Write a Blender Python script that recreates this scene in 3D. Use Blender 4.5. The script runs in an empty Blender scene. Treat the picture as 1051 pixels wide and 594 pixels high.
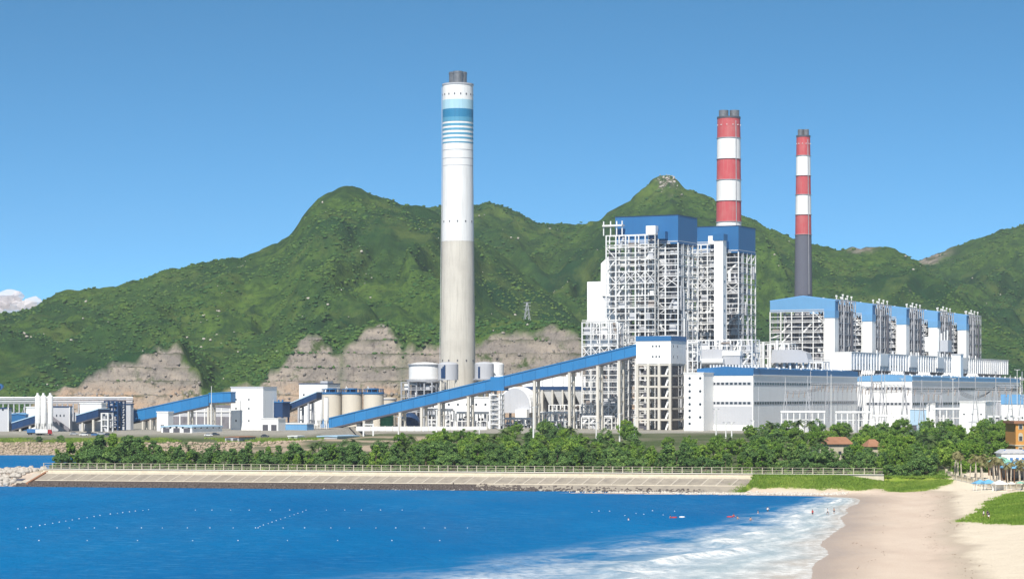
import bpy, math, random
import numpy as np
from mathutils import Vector, Matrix, Quaternion

# ------------------------------------------------------------------ camera, sky, sun, exposure
scene = bpy.context.scene
col = scene.collection
F = 2400.0            # focal length in photo pixels (photo is 1051 px wide)
CAMZ = 30.0           # camera height above the sea
HOR = 405.0           # photo row of the horizon
CX = 525.5

cam_data = bpy.data.cameras.new("camera")
cam = bpy.data.objects.new("camera", cam_data)
col.objects.link(cam)
cam.location = (0, 0, CAMZ)
cam.rotation_euler = (math.radians(90), 0, 0)
cam_data.sensor_width = 36.0
cam_data.lens = 36.0 * F / 1051.0
cam_data.shift_y = (HOR - 297.0) / 1051.0
cam_data.clip_start = 1.0
cam_data.clip_end = 40000.0
scene.camera = cam

SUN_EL = math.radians(47)
SUN_H = Vector((-0.27, -0.963, 0)).normalized()
SUN_DIR = Vector((SUN_H.x * math.cos(SUN_EL), SUN_H.y * math.cos(SUN_EL), math.sin(SUN_EL)))

world = bpy.data.worlds.new("World")
scene.world = world
world.use_nodes = True
wn = world.node_tree
wn.nodes.clear()
sky = wn.nodes.new("ShaderNodeTexSky")
sky.sky_type = 'NISHITA'
sky.sun_disc = False
sky.sun_elevation = SUN_EL
sky.sun_rotation = math.atan2(SUN_H.x, SUN_H.y)
sky.altitude = 9500
sky.air_density = 1.0
sky.dust_density = 0.8
sky.ozone_density = 2.5
hsv = wn.nodes.new("ShaderNodeHueSaturation")
hsv.inputs['Saturation'].default_value = 1.16
hsv.inputs['Hue'].default_value = 0.481
bg = wn.nodes.new("ShaderNodeBackground")
bg.inputs['Strength'].default_value = 0.112
wo = wn.nodes.new("ShaderNodeOutputWorld")
wn.links.new(sky.outputs[0], hsv.inputs['Color'])
wn.links.new(hsv.outputs[0], bg.inputs[0])
wn.links.new(bg.outputs[0], wo.inputs[0])

sun_data = bpy.data.lights.new("sun", 'SUN')
sun_data.energy = 4.8
sun_data.angle = math.radians(0.5)
sun_data.color = (1.0, 0.95, 0.87)
sun = bpy.data.objects.new("sun", sun_data)
col.objects.link(sun)
sun.rotation_euler = SUN_DIR.to_track_quat('Z', 'Y').to_euler()
sun.location = (-300, -200, 600)

scene.view_settings.view_transform = 'Standard'
scene.view_settings.look = 'None'
scene.view_settings.gamma = 1.0
scene.view_settings.use_curve_mapping = False
scene.view_settings.exposure = 0.42

rng = random.Random(7)
nrs = np.random.RandomState(11)

# ------------------------------------------------------------------ helpers
def xat(px, Y): return (px - CX) * Y / F
def zat(py, Y): return CAMZ - (py - HOR) * Y / F
def yat(py, z): return F * (CAMZ - z) / (py - HOR)

AX = Vector((0.898, -0.440, 0)).normalized()   # plant grid: towards the right and nearer
AY = Vector((0.440, 0.898, 0)).normalized()    # plant grid: away, along the row of boilers
RZ = math.atan2(AX.y, AX.x)
PG = 10.0                                      # level of the plant yard

def solve_t(p, d, px):
    """t so that p + t d is seen at photo column px"""
    k = (px - CX) / F
    return (k * p.y - p.x) / (d.x - k * d.y)

MATS = {}
def nodes_of(m):
    m.use_nodes = True
    nt = m.node_tree
    b = nt.nodes["Principled BSDF"]
    return nt, b

def new(nt, t, **kw):
    n = nt.nodes.new(t)
    for k, v in kw.items():
        if k in n.inputs: n.inputs[k].default_value = v
        else: setattr(n, k, v)
    return n

def mixc(nt, fac, a, b, blend='MIX'):
    m = nt.nodes.new("ShaderNodeMix"); m.data_type = 'RGBA'; m.blend_type = blend
    for sock, v in ((m.inputs[0], fac), (m.inputs[6], a), (m.inputs[7], b)):
        if isinstance(v, (int, float)): sock.default_value = v
        elif isinstance(v, tuple): sock.default_value = v if len(v) == 4 else (*v, 1)
        else: nt.links.new(v, sock)
    return m.outputs[2]

def ramp(nt, src, lo, hi):
    r = nt.nodes.new("ShaderNodeMapRange"); r.clamp = True
    r.inputs[1].default_value = lo; r.inputs[2].default_value = hi
    nt.links.new(src, r.inputs[0])
    return r.outputs[0]

def math_(nt, op, a, b=None):
    m = nt.nodes.new("ShaderNodeMath"); m.operation = op
    for i, v in enumerate((a, b)):
        if v is None: continue
        if isinstance(v, (int, float)): m.inputs[i].default_value = v
        else: nt.links.new(v, m.inputs[i])
    return m.outputs[0]

def pos_noise(nt, scale, stretch=(1, 1, 1), detail=4, rough=0.55):
    g = nt.nodes.new("ShaderNodeNewGeometry")
    mp = nt.nodes.new("ShaderNodeMapping"); mp.inputs['Scale'].default_value = stretch
    nt.links.new(g.outputs['Position'], mp.inputs[0])
    n = new(nt, "ShaderNodeTexNoise", Scale=scale, Detail=detail, Roughness=rough)
    nt.links.new(mp.outputs[0], n.inputs['Vector'])
    return n.outputs[0]

def bump(nt, b, height, strength, dist):
    bn = nt.nodes.new("ShaderNodeBump")
    bn.inputs['Strength'].default_value = strength
    bn.inputs['Distance'].default_value = dist
    nt.links.new(height, bn.inputs['Height'])
    nt.links.new(bn.outputs[0], b.inputs['Normal'])

def mat(name, c, rough=0.6, dirt=0.18, dirt_col=None, scale=0.12, streak=0.25, corr=0.0, metal=0.0, spec=0.35):
    """painted or plain surface with patchy dirt, vertical rain streaks and optional sheet ribs"""
    m = bpy.data.materials.new(name); nt, b = nodes_of(m)
    b.inputs['Roughness'].default_value = rough
    b.inputs['Metallic'].default_value = metal
    b.inputs['Specular IOR Level'].default_value = spec
    dc = dirt_col or tuple(x * 0.45 for x in c)
    f1 = ramp(nt, pos_noise(nt, scale), 0.42, 0.75)
    out = mixc(nt, math_(nt, 'MULTIPLY', f1, dirt * 2), c, dc)
    if streak:
        f2 = ramp(nt, pos_noise(nt, 0.9, (1, 1, 0.06), 3), 0.48, 0.75)
        out = mixc(nt, math_(nt, 'MULTIPLY', f2, streak), out, dc)
    oi = nt.nodes.new("ShaderNodeObjectInfo")
    v = math_(nt, 'ADD', math_(nt, 'MULTIPLY', oi.outputs['Random'], 0.10), 0.93)
    cc = nt.nodes.new("ShaderNodeCombineColor")
    for i in range(3): nt.links.new(v, cc.inputs[i])
    out = mixc(nt, 1.0, out, cc.outputs[0], 'MULTIPLY')
    nt.links.new(out, b.inputs['Base Color'])
    if corr:
        g = nt.nodes.new("ShaderNodeNewGeometry")
        w = new(nt, "ShaderNodeTexWave", Scale=corr); w.wave_type = 'BANDS'; w.bands_direction = 'DIAGONAL'
        mp = nt.nodes.new("ShaderNodeMapping"); mp.inputs['Scale'].default_value = (1, 1, 0)
        nt.links.new(g.outputs['Position'], mp.inputs[0]); nt.links.new(mp.outputs[0], w.inputs['Vector'])
        bump(nt, b, w.outputs[0], 0.12, 0.08)
    MATS[name] = m
    return m

mat('white_clad', (0.87, 0.87, 0.86), 0.5, 0.05, (0.55, 0.52, 0.48), 0.09, 0.16, corr=0.5)
mat('shaded_white_clad', (0.74, 0.75, 0.77), 0.5, 0.07, (0.50, 0.48, 0.46), 0.06, 0.12, corr=0.5)  # white cladding again, with shade mixed into its colour
mat('white_steel', (0.78, 0.78, 0.77), 0.45, 0.10, (0.45, 0.40, 0.36), 0.25, 0.12)
mat('grey_steel', (0.42, 0.43, 0.46), 0.5, 0.2, None, 0.3, 0.2)
mat('grey_clad', (0.50, 0.51, 0.54), 0.55, 0.1, (0.3, 0.3, 0.32), 0.08, 0.15, corr=0.5)
mat('dark_steel', (0.10, 0.10, 0.12), 0.55, 0.2)
mat('furnace', (0.24, 0.23, 0.255), 0.6, 0.3, (0.07, 0.065, 0.075), 0.2, 0.3, corr=0.4)
mat('equip_brown', (0.30, 0.25, 0.22), 0.65, 0.3)
mat('conveyor_blue', (0.030, 0.20, 0.46), 0.45, 0.12, (0.02, 0.11, 0.28), 0.08, 0.15, corr=0.5)
mat('blue_clad', (0.030, 0.145, 0.34), 0.45, 0.10, (0.02, 0.09, 0.25), 0.08, 0.12, corr=0.5)
mat('light_blue_clad', (0.145, 0.345, 0.59), 0.45, 0.10, (0.10, 0.22, 0.42), 0.08, 0.15, corr=0.5)
mat('pale_blue_clad', (0.42, 0.60, 0.76), 0.5, 0.1, (0.35, 0.45, 0.55), 0.08, 0.15, corr=0.5)
mat('navy_paint', (0.016, 0.050, 0.135), 0.5, 0.15)
mat('concrete', (0.62, 0.585, 0.515), 0.85, 0.16, (0.33, 0.30, 0.26), 0.07, 0.42)
mat('pale_concrete', (0.62, 0.59, 0.53), 0.85, 0.12, (0.42, 0.38, 0.33), 0.2, 0.2)
mat('silo_concrete', (0.64, 0.585, 0.49), 0.85, 0.08, (0.45, 0.40, 0.33), 0.09, 0.2)
mat('chimney_white', (0.82, 0.82, 0.81), 0.6, 0.09, (0.50, 0.47, 0.44), 0.06, 0.32)
mat('chimney_red', (0.50, 0.075, 0.085), 0.65, 0.22, (0.52, 0.22, 0.20), 0.12, 0.45)
mat('chimney_grey', (0.125, 0.13, 0.165), 0.8, 0.15, (0.09, 0.09, 0.11), 0.08, 0.2)
mat('flue_metal', (0.30, 0.29, 0.29), 0.4, 0.3, None, 0.5, 0.3, metal=0.6)
mat('band_dark', (0.028, 0.20, 0.37), 0.55, 0.06)
mat('band_mid', (0.10, 0.33, 0.50), 0.55, 0.06)
mat('band_light', (0.40, 0.62, 0.72), 0.55, 0.05)
mat('glass_dark', (0.035, 0.045, 0.06), 0.15, 0.0, streak=0, spec=0.6)
mat('green_tank', (0.02, 0.24, 0.10), 0.5, 0.15)
mat('yellow_paint', (0.62, 0.36, 0.05), 0.6, 0.2)
mat('red_paint', (0.40, 0.03, 0.03), 0.5, 0.1)
mat('terracotta', (0.34, 0.17, 0.10), 0.85, 0.25)
mat('orange_wall', (0.62, 0.30, 0.075), 0.85, 0.12, (0.45, 0.22, 0.08), 0.3, 0.25)
mat('brown_wood', (0.16, 0.085, 0.045), 0.8, 0.25)
mat('cream', (0.52, 0.465, 0.36), 0.8, 0.15)
mat('rubber', (0.02, 0.02, 0.022), 0.8, 0.1, streak=0)
mat('trunk', (0.17, 0.125, 0.09), 0.9, 0.3, None, 1.5, 0.2)
mat('pale_trunk', (0.58, 0.50, 0.40), 0.9, 0.25, None, 1.5, 0.2)
mat('tent_blue', (0.16, 0.42, 0.66), 0.7, 0.08)
mat('tent_green', (0.24, 0.52, 0.40), 0.7, 0.08)
mat('canvas_white', (0.80, 0.80, 0.78), 0.7, 0.06)
mat('skin', (0.48, 0.27, 0.18), 0.6, 0.0, streak=0)
mat('cloth_red', (0.45, 0.05, 0.06), 0.8, 0.0, streak=0)
mat('cloth_dark', (0.03, 0.035, 0.06), 0.8, 0.0, streak=0)
mat('cloth_white', (0.75, 0.75, 0.75), 0.8, 0.0, streak=0)
mat('hair', (0.015, 0.012, 0.01), 0.6, 0.0, streak=0)
mat('slope_panel', (0.34, 0.30, 0.245), 0.9, 0.30, (0.17, 0.15, 0.135), 0.35, 0.0)
mat('slope_rib', (0.46, 0.415, 0.345), 0.9, 0.35, (0.45, 0.4, 0.34), 0.5, 0.0)
mat('coping', (0.66, 0.59, 0.46), 0.9, 0.18, (0.40, 0.33, 0.25), 0.5, 0.2)
mat('wet_rock', (0.085, 0.068, 0.062), 0.55, 0.3, (0.17, 0.14, 0.12), 1.2, 0.0)
mat('pale_rock', (0.50, 0.455, 0.40), 0.9, 0.3, (0.26, 0.23, 0.20), 1.2, 0.0)
mat('tan_rock', (0.42, 0.33, 0.24), 0.9, 0.3, (0.2, 0.16, 0.12), 1.0, 0.0)
mat('asphalt', (0.055, 0.055, 0.058), 0.9, 0.2)
mat('buoy', (0.8, 0.8, 0.8), 0.4, 0.0, streak=0)

def tag(o, label=None, cat=None, group=None, kind=None):
    if label: o['label'] = label
    if cat: o['category'] = cat
    if group: o['group'] = group
    if kind: o['kind'] = kind
    return o

def thing(name, label, cat, loc, rz=0.0, group=None):
    o = bpy.data.objects.new(name, None); col.objects.link(o)
    o.empty_display_size = 1.0
    o.location = loc; o.rotation_euler = (0, 0, rz)
    return tag(o, label, cat, group)

SHAPES = {}
def finish(me, smooth=False):
    if smooth:
        me.polygons.foreach_set('use_smooth', [True] * len(me.polygons))
        try: me.set_sharp_from_angle(angle=math.radians(40))
        except Exception: pass
    me.update()

def cube_mesh(m):
    k = ('cube', m)
    if k not in SHAPES:
        me = bpy.data.meshes.new('box_' + m)
        v = [(x, y, z) for z in (-.5, .5) for y in (-.5, .5) for x in (-.5, .5)]
        f = [(0, 2, 3, 1), (4, 5, 7, 6), (0, 1, 5, 4), (2, 6, 7, 3), (0, 4, 6, 2), (1, 3, 7, 5)]
        me.from_pydata(v, [], f); me.materials.append(MATS[m]); SHAPES[k] = me
    return SHAPES[k]

def cyl_mesh(m, n=20, taper=1.0):
    k = ('cyl', m, n, round(taper, 3))
    if k not in SHAPES:
        me = bpy.data.meshes.new('cyl_' + m)
        v = []
        for z, r in ((-.5, 1.0), (.5, taper)):
            v += [(r * math.cos(2 * math.pi * i / n), r * math.sin(2 * math.pi * i / n), z) for i in range(n)]
        f = [(i, (i + 1) % n, n + (i + 1) % n, n + i) for i in range(n)]
        f += [tuple(range(n - 1, -1, -1)), tuple(range(n, 2 * n))]
        me.from_pydata(v, [], f); me.materials.append(MATS[m]); finish(me, True); SHAPES[k] = me
    return SHAPES[k]

def put(name, me, parent=None):
    o = bpy.data.objects.new(name, me); col.objects.link(o)
    if parent is not None:
        o.parent = parent
        if parent.type == 'MESH': o.matrix_parent_inverse = parent.matrix_basis.inverted()   # sub-parts are given in the thing's own space
    return o

def box(name, parent, m, x0, x1, y0, y1, z0, z1, rz=0.0):
    o = put(name, cube_mesh(m), parent)
    o.location = ((x0 + x1) / 2, (y0 + y1) / 2, (z0 + z1) / 2)
    o.scale = (max(abs(x1 - x0), 1e-3), max(abs(y1 - y0), 1e-3), max(abs(z1 - z0), 1e-3))
    if rz: o.rotation_euler = (0, 0, rz)
    return o

def bar(name, parent, m, p, q, w, h=None):
    p = Vector(p); q = Vector(q); d = q - p
    o = put(name, cube_mesh(m), parent)
    o.location = (p + q) / 2
    o.rotation_mode = 'QUATERNION'
    o.rotation_quaternion = d.to_track_quat('Z', 'Y')
    o.scale = (w, h or w, d.length)
    return o

def cyl(name, parent, m, p, q, r, n=20, taper=1.0):
    p = Vector(p); q = Vector(q); d = q - p
    o = put(name, cyl_mesh(m, n, taper), parent)
    o.location = (p + q) / 2
    o.rotation_mode = 'QUATERNION'
    o.rotation_quaternion = d.to_track_quat('Z', 'Y') if d.length > 0 else Quaternion()
    o.scale = (r, r, d.length)
    return o

def poly(name, parent, m, verts, faces, smooth=False):
    me = bpy.data.meshes.new(name)
    me.from_pydata([tuple(v) for v in verts], [], faces)
    me.materials.append(MATS[m]); finish(me, smooth)
    return put(name, me, parent)

def prism(name, parent, m, outline, y0, y1):
    """outline of (x, z) pushed from y0 to y1"""
    n = len(outline)
    v = [(x, y0, z) for x, z in outline] + [(x, y1, z) for x, z in outline]
    f = [tuple(range(n)), tuple(range(2 * n - 1, n - 1, -1))]
    f += [((i + 1) % n, i, n + i, n + (i + 1) % n) for i in range(n)]
    return poly(name, parent, m, v, f)

def lathe(name, parent, m, prof, n=32, smooth=True):
    """prof of (r, z) turned about z"""
    v = []; f = []
    for r, z in prof:
        v += [(r * math.cos(2 * math.pi * i / n), r * math.sin(2 * math.pi * i / n), z) for i in range(n)]
    for k in range(len(prof) - 1):
        for i in range(n):
            j = (i + 1) % n
            f.append((k * n + i, k * n + j, (k + 1) * n + j, (k + 1) * n + i))
    f.append(tuple(range(n - 1, -1, -1))); f.append(tuple(range((len(prof) - 1) * n, len(prof) * n)))
    return poly(name, parent, m, v, f, smooth)

class MB:
    """collects boxes and bars of one part into one mesh"""
    def __init__(self): self.v = []; self.f = []
    def box(self, x0, x1, y0, y1, z0, z1):
        b = len(self.v)
        self.v += [(x, y, z) for z in (z0, z1) for y in (y0, y1) for x in (x0, x1)]
        self.f += [tuple(b + i for i in q) for q in ((0, 2, 3, 1), (4, 5, 7, 6), (0, 1, 5, 4), (2, 6, 7, 3), (0, 4, 6, 2), (1, 3, 7, 5))]
    def bar(self, p, q, w):
        p = Vector(p); q = Vector(q); d = q - p
        r = d.to_track_quat('Z', 'Y').to_matrix()
        b = len(self.v)
        for t in (p, q):
            for sy in (-.5, .5):
                for sx in (-.5, .5):
                    self.v.append(tuple(t + r @ Vector((sx * w, sy * w, 0))))
        self.f += [tuple(b + i for i in q2) for q2 in ((0, 2, 3, 1), (4, 5, 7, 6), (0, 1, 5, 4), (2, 6, 7, 3), (0, 4, 6, 2), (1, 3, 7, 5))]
    def build(self, name, parent, m): return poly(name, parent, m, self.v, self.f)

def copy_tree(o, parent=None):
    c = o.copy(); col.objects.link(c); c.parent = parent
    for ch in list(o.children): copy_tree(ch, c)
    return c

# value noise on numpy arrays
def _h(ix, iy, s):
    n = (ix * 374761393 + iy * 668265263 + s * 982451653) & 0x7fffffff
    n = ((n ^ (n >> 13)) * 1274126177) & 0x7fffffff
    return ((n ^ (n >> 16)) & 0xffff) / 65535.0
def vnoise(x, y, s=0):
    ix = np.floor(x).astype(np.int64); iy = np.floor(y).astype(np.int64)
    fx = x - ix; fy = y - iy
    fx = fx * fx * (3 - 2 * fx); fy = fy * fy * (3 - 2 * fy)
    a = _h(ix, iy, s); b = _h(ix + 1, iy, s); c = _h(ix, iy + 1, s); d = _h(ix + 1, iy + 1, s)
    return a + (b - a) * fx + (c - a) * fy + (a - b - c + d) * fx * fy
def fbm(x, y, s=0, o=4):
    t = 0; a = 0.5
    for i in range(o):
        t = t + a * vnoise(x, y, s + i * 17); x = x * 2.03; y = y * 2.03; a *= 0.5
    return t
def sstep(a, b, x):
    t = np.clip((x - a) / (b - a), 0, 1); return t * t * (3 - 2 * t)

def grid_mesh(name, xs, ys, zfun, attrs, material, smooth=True):
    X, Y = np.meshgrid(xs, ys); Z = zfun(X, Y)
    nx, ny = len(xs), len(ys)
    co = np.stack([X, Y, Z], -1).reshape(-1, 3).astype(np.float32)
    i = np.arange((ny - 1) * (nx - 1)); r = i // (nx - 1); c = i % (nx - 1)
    a = r * nx + c
    quads = np.stack([a, a + 1, a + nx + 1, a + nx], -1).astype(np.int32)
    me = bpy.data.meshes.new(name)
    me.vertices.add(len(co)); me.vertices.foreach_set('co', co.ravel())
    me.loops.add(quads.size); me.loops.foreach_set('vertex_index', quads.ravel())
    me.polygons.add(len(quads)); me.polygons.foreach_set('loop_start', np.arange(0, quads.size, 4, dtype=np.int32))
    if smooth: me.polygons.foreach_set('use_smooth', np.ones(len(quads), dtype=bool))
    for k, fn in attrs.items():
        at = me.attributes.new(k, 'FLOAT', 'POINT')
        at.data.foreach_set('value', fn(X, Y).reshape(-1).astype(np.float32))
    me.update(calc_edges=True); me.materials.append(material)
    return put(name, me)

def tri_soup(name, verts, faces_n, material, parent=None, smooth=False, tint=None):
    """verts: (k*faces_n, 3): every consecutive faces_n vertices are one face"""
    n = len(verts)
    me = bpy.data.meshes.new(name)
    me.vertices.add(n); me.vertices.foreach_set('co', np.asarray(verts, np.float32).ravel())
    me.loops.add(n); me.loops.foreach_set('vertex_index', np.arange(n, dtype=np.int32))
    k = n // faces_n
    me.polygons.add(k); me.polygons.foreach_set('loop_start', np.arange(0, n, faces_n, dtype=np.int32))
    if tint is not None:
        at = me.attributes.new('tint', 'FLOAT', 'POINT'); at.data.foreach_set('value', np.asarray(tint, np.float32))
    me.update(calc_edges=True); me.materials.append(material)
    return put(name, me, parent)

def indexed_blobs(name, centers, radii, squash, material, parent=None, seed=3, jit=0.28, tint=None):
    """many jittered 20-sided lumps (stones, far bushes) in one mesh"""
    r = np.random.RandomState(seed)
    t = (1 + 5 ** .5) / 2
    b = np.array([(-1, t, 0), (1, t, 0), (-1, -t, 0), (1, -t, 0), (0, -1, t), (0, 1, t), (0, -1, -t), (0, 1, -t), (t, 0, -1), (t, 0, 1), (-t, 0, -1), (-t, 0, 1)]) / (1 + t * t) ** .5
    fc = np.array([(0, 11, 5), (0, 5, 1), (0, 1, 7), (0, 7, 10), (0, 10, 11), (1, 5, 9), (5, 11, 4), (11, 10, 2), (10, 7, 6), (7, 1, 8), (3, 9, 4), (3, 4, 2), (3, 2, 6), (3, 6, 8), (3, 8, 9), (4, 9, 5), (2, 4, 11), (6, 2, 10), (8, 6, 7), (9, 8, 1)])
    n = len(centers)
    v = np.repeat(b[None], n, 0) * (1 + r.uniform(-jit, jit, (n, 12, 1)))
    an = r.uniform(0, 6.28, n); c, s = np.cos(an)[:, None], np.sin(an)[:, None]
    vx = v[:, :, 0] * c - v[:, :, 1] * s; vy = v[:, :, 0] * s + v[:, :, 1] * c
    sc = r.uniform(0.75, 1.3, (n, 3))
    v = np.stack([vx * sc[:, :1], vy * sc[:, 1:2], v[:, :, 2] * squash * sc[:, 2:]], -1)
    v = v * np.asarray(radii)[:, None, None] + np.asarray(centers)[:, None, :]
    f = (fc[None] + (np.arange(n) * 12)[:, None, None]).reshape(-1, 3).astype(np.int32)
    me = bpy.data.meshes.new(name)
    me.vertices.add(n * 12); me.vertices.foreach_set('co', v.reshape(-1).astype(np.float32))
    me.loops.add(f.size); me.loops.foreach_set('vertex_index', f.ravel())
    me.polygons.add(len(f)); me.polygons.foreach_set('loop_start', np.arange(0, f.size, 3, dtype=np.int32))
    if tint is not None:
        at = me.attributes.new('tint', 'FLOAT', 'POINT'); at.data.foreach_set('value', np.repeat(tint, 12).astype(np.float32))
    me.update(calc_edges=True); me.materials.append(material)
    return put(name, me, parent)

def attr(nt, name):
    a = nt.nodes.new("ShaderNodeAttribute"); a.attribute_name = name
    return a.outputs['Fac']

# ================================================================== SETTING
# sea outline (shoreline from the near beach round the bay, the sea wall and the inlet on the left)
SHORE = np.array([(30, -600), (34, 100), (44, 300), (48, 381), (60, 450), (74, 533), (88, 610), (98, 668), (97, 684),
                  (87, 693), (70, 699), (52, 703), (30, 708), (6, 720), (-20, 737), (-159, 766), (-172, 770), (-205, 776),
                  (-210, 790), (-200, 802), (-172, 808), (-155, 850), (-140, 950), (-115, 1080), (-100, 1150), (-130, 1164),
                  (-300, 1166), (-6000, 1166), (-6000, -600)], float)
def _smooth_shore():
    r = np.random.RandomState(4); out = []
    k0, k1 = 1, 14                       # only the natural beach is rounded and frayed
    for i in range(len(SHORE)):
        if not (k0 <= i < k1): out.append(SHORE[i]); continue
        p0, p1, p2, p3 = SHORE[i - 1], SHORE[i], SHORE[i + 1], SHORE[i + 2]
        n = max(2, int(np.linalg.norm(p2 - p1) / 4))
        for k in range(n):
            t = k / n
            q = 0.5 * (2 * p1 + (p2 - p0) * t + (2 * p0 - 5 * p1 + 4 * p2 - p3) * t * t + (3 * p1 - p0 - 3 * p2 + p3) * t ** 3)
            L = q[1] + q[0]
            out.append(q + np.array([1, .4]) * (1.5 * math.sin(L / 23) + 1.2 * math.sin(L / 11.3 + 1) * math.sin(L / 61) + r.uniform(-.35, .35)) * (0.75 if i > 2 else .3))
    return np.array(out)
SHORE = _smooth_shore()
N_OPEN = len(SHORE) - 3

_SD = {}
def shore_dist(X, Y):
    key = (X.shape, float(np.sum(X)), float(np.sum(Y))) if X.size > 500 else None
    if key in _SD: return _SD[key]
    r = _shore_dist(X, Y)
    if key: _SD[key] = r
    return r
def _shore_dist(X, Y):
    """signed distance to the shore (+ on land) and the length along it"""
    P = np.stack([X.ravel(), Y.ravel()], -1)
    best = np.full(len(P), 1e18); along = np.zeros(len(P)); acc = 0.0
    inside = np.zeros(len(P), bool)
    n = len(SHORE)
    for i in range(n):
        a = SHORE[i]; b = SHORE[(i + 1) % n]
        ab = b - a; L2 = ab @ ab
        if i < N_OPEN + 1:
            t = np.clip(((P - a) @ ab) / L2, 0, 1)
            q = a + t[:, None] * ab
            d2 = ((P - q) ** 2).sum(1)
            k = d2 < best
            best[k] = d2[k]; along[k] = (acc + t * math.sqrt(L2))[k]
            acc += math.sqrt(L2)
        cond = (a[1] > P[:, 1]) != (b[1] > P[:, 1])
        with np.errstate(divide='ignore', invalid='ignore'):
            xi = a[0] + (P[:, 1] - a[1]) * (b[0] - a[0]) / (b[1] - a[1])
        inside ^= cond & (P[:, 0] < xi)
    d = np.sqrt(best); d[inside] *= -1
    return d.reshape(X.shape), along.reshape(X.shape)

WA = Vector((-156.0, 780.0, 0)); WDIR = Vector((0.978, -0.2073, 0)).normalized(); WNRM = Vector((WDIR.y, -WDIR.x, 0))
WLEN = 277.0
def wall_sw(X, Y):
    s = (X - WA.x) * WDIR.x + (Y - WA.y) * WDIR.y
    w = (X - WA.x) * WNRM.x + (Y - WA.y) * WNRM.y     # + towards the sea
    return s, w

def in_poly(X, Y, pts, soft=4.0):
    pts = np.array(pts, float); P = np.stack([X.ravel(), Y.ravel()], -1)
    best = np.full(len(P), 1e18); ins = np.zeros(len(P), bool)
    for i in range(len(pts)):
        a = pts[i]; b = pts[(i + 1) % len(pts)]; ab = b - a
        t = np.clip(((P - a) @ ab) / (ab @ ab), 0, 1); q = a + t[:, None] * ab
        best = np.minimum(best, ((P - q) ** 2).sum(1))
        cond = (a[1] > P[:, 1]) != (b[1] > P[:, 1])
        with np.errstate(divide='ignore', invalid='ignore'):
            xi = a[0] + (P[:, 1] - a[1]) * (b[0] - a[0]) / (b[1] - a[1])
        ins ^= cond & (P[:, 0] < xi)
    d = np.sqrt(best); d[~ins] *= -1
    return sstep(-soft, soft, d + (fbm(P[:, 0] * .25, P[:, 1] * .25, 5) - .47) * soft * 2.2).reshape(X.shape)

DUNE = [(101, 522), (104, 488), (113, 465), (140, 500), (155, 600), (136, 634), (124, 604), (112, 560)]
BACK_GRASS = [(108, 716), (113, 700), (122, 690), (131, 704), (136, 722), (128, 735), (112, 733)]

def ground_z(X, Y):
    X = np.asarray(X, float); Y = np.asarray(Y, float)
    d, al = shore_dist(X, Y)
    s, w = wall_sw(X, Y)
    back = np.maximum(-w, 0)
    p = 5.25 + 4.75 * sstep(40, 400, back)
    far_bank = (X < -95) & (Y > 1100)
    fb = sstep(-60, -110, X) * (Y > 1100)
    p = p * (1 - fb) + fb * np.minimum(6.2 + np.maximum(d - 13, 0) * 0.07, 10.0)
    land = np.minimum(p, 0.5 * d)
    # beach in front of and to the right of the wall
    bz = np.where(d < 20, d * 0.055, 1.1 + (d - 20) * 0.105)
    bz = np.minimum(bz, 5.3 + 0.015 * np.maximum(d - 60, 0))
    bz = bz + (fbm(X * .06, Y * .06, 9) - .47) * 0.9 * sstep(8, 30, d)
    plane = 4.3 - (w - 1.2) * 0.312 - 0.35
    mound = np.clip(0.9 + (19 - w) * 0.27, -5, 5.0)
    m = sstep(228, 246, s)
    front = np.minimum(d * 0.09, plane) * (1 - m) + np.minimum(np.maximum(d * 0.09, 0), mound) * m
    front = np.where(m > 0.02, np.maximum(front, np.minimum(mound, plane * (1 - m) + 9 * m) * (m > .5)), front)
    right = sstep(262, 282, s)
    front = front * (1 - right) + bz * right
    front = np.where((w > 26) | (s > 300), bz, front)
    t = sstep(-8, 4, w)
    beh = land * (1 - right) + (np.minimum(5.3, np.maximum(bz, 4.6)) * sstep(0, 14, w + 14) + p * (1 - sstep(0, 14, w + 14))) * right
    z = np.where(w > 0.0, front, beh)
    z = np.where((s < -2) & (d > 0), np.minimum(4.2, d * 0.4), z)
    z = np.where(far_bank & (d > 0), land, z)
    sea = np.maximum(d * 0.09, -4.0)
    z = np.where(d < 0, sea, z)
    z = np.where((d < 0) & (w > 0) & (s > -2) & (s < 240), np.minimum(z, plane), z)
    z = z + np.where((d > 30) & (w < -6), (fbm(X * .03, Y * .03, 3) - .47) * 0.8, 0)
    return z

def gz(x, y): return float(ground_z(np.array([x]), np.array([y]))[0])

def g_sand(X, Y):
    d, al = shore_dist(X, Y); s, w = wall_sw(X, Y)
    a = ((w > 1) | (s > 262)) & (w > -22 - 8 * (s > 280))
    return a.astype(float)
def g_grass(X, Y):
    s, w = wall_sw(X, Y)
    g = in_poly(X, Y, DUNE, 3.0)
    g = np.maximum(g, in_poly(X, Y, BACK_GRASS, 3.0))
    st = sstep(229, 236, s + (fbm(X * .3, Y * .3, 8) - .47) * 14) * sstep(282, 270, s) * sstep(19, 15, w + (fbm(X * .3, Y * .3, 4) - .47) * 6) * (w > 0)
    return np.maximum(g, st)
def g_dirt(X, Y):
    s, w = wall_sw(X, Y)
    n = fbm(X * .05, Y * .05, 21)
    a = sstep(-400, -330, w) * sstep(-150, -210, w) * sstep(10, -40, X)
    return np.clip(a * sstep(0.40, 0.5, n), 0, 1)
def g_shore(X, Y): return shore_dist(X, Y)[0]

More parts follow.
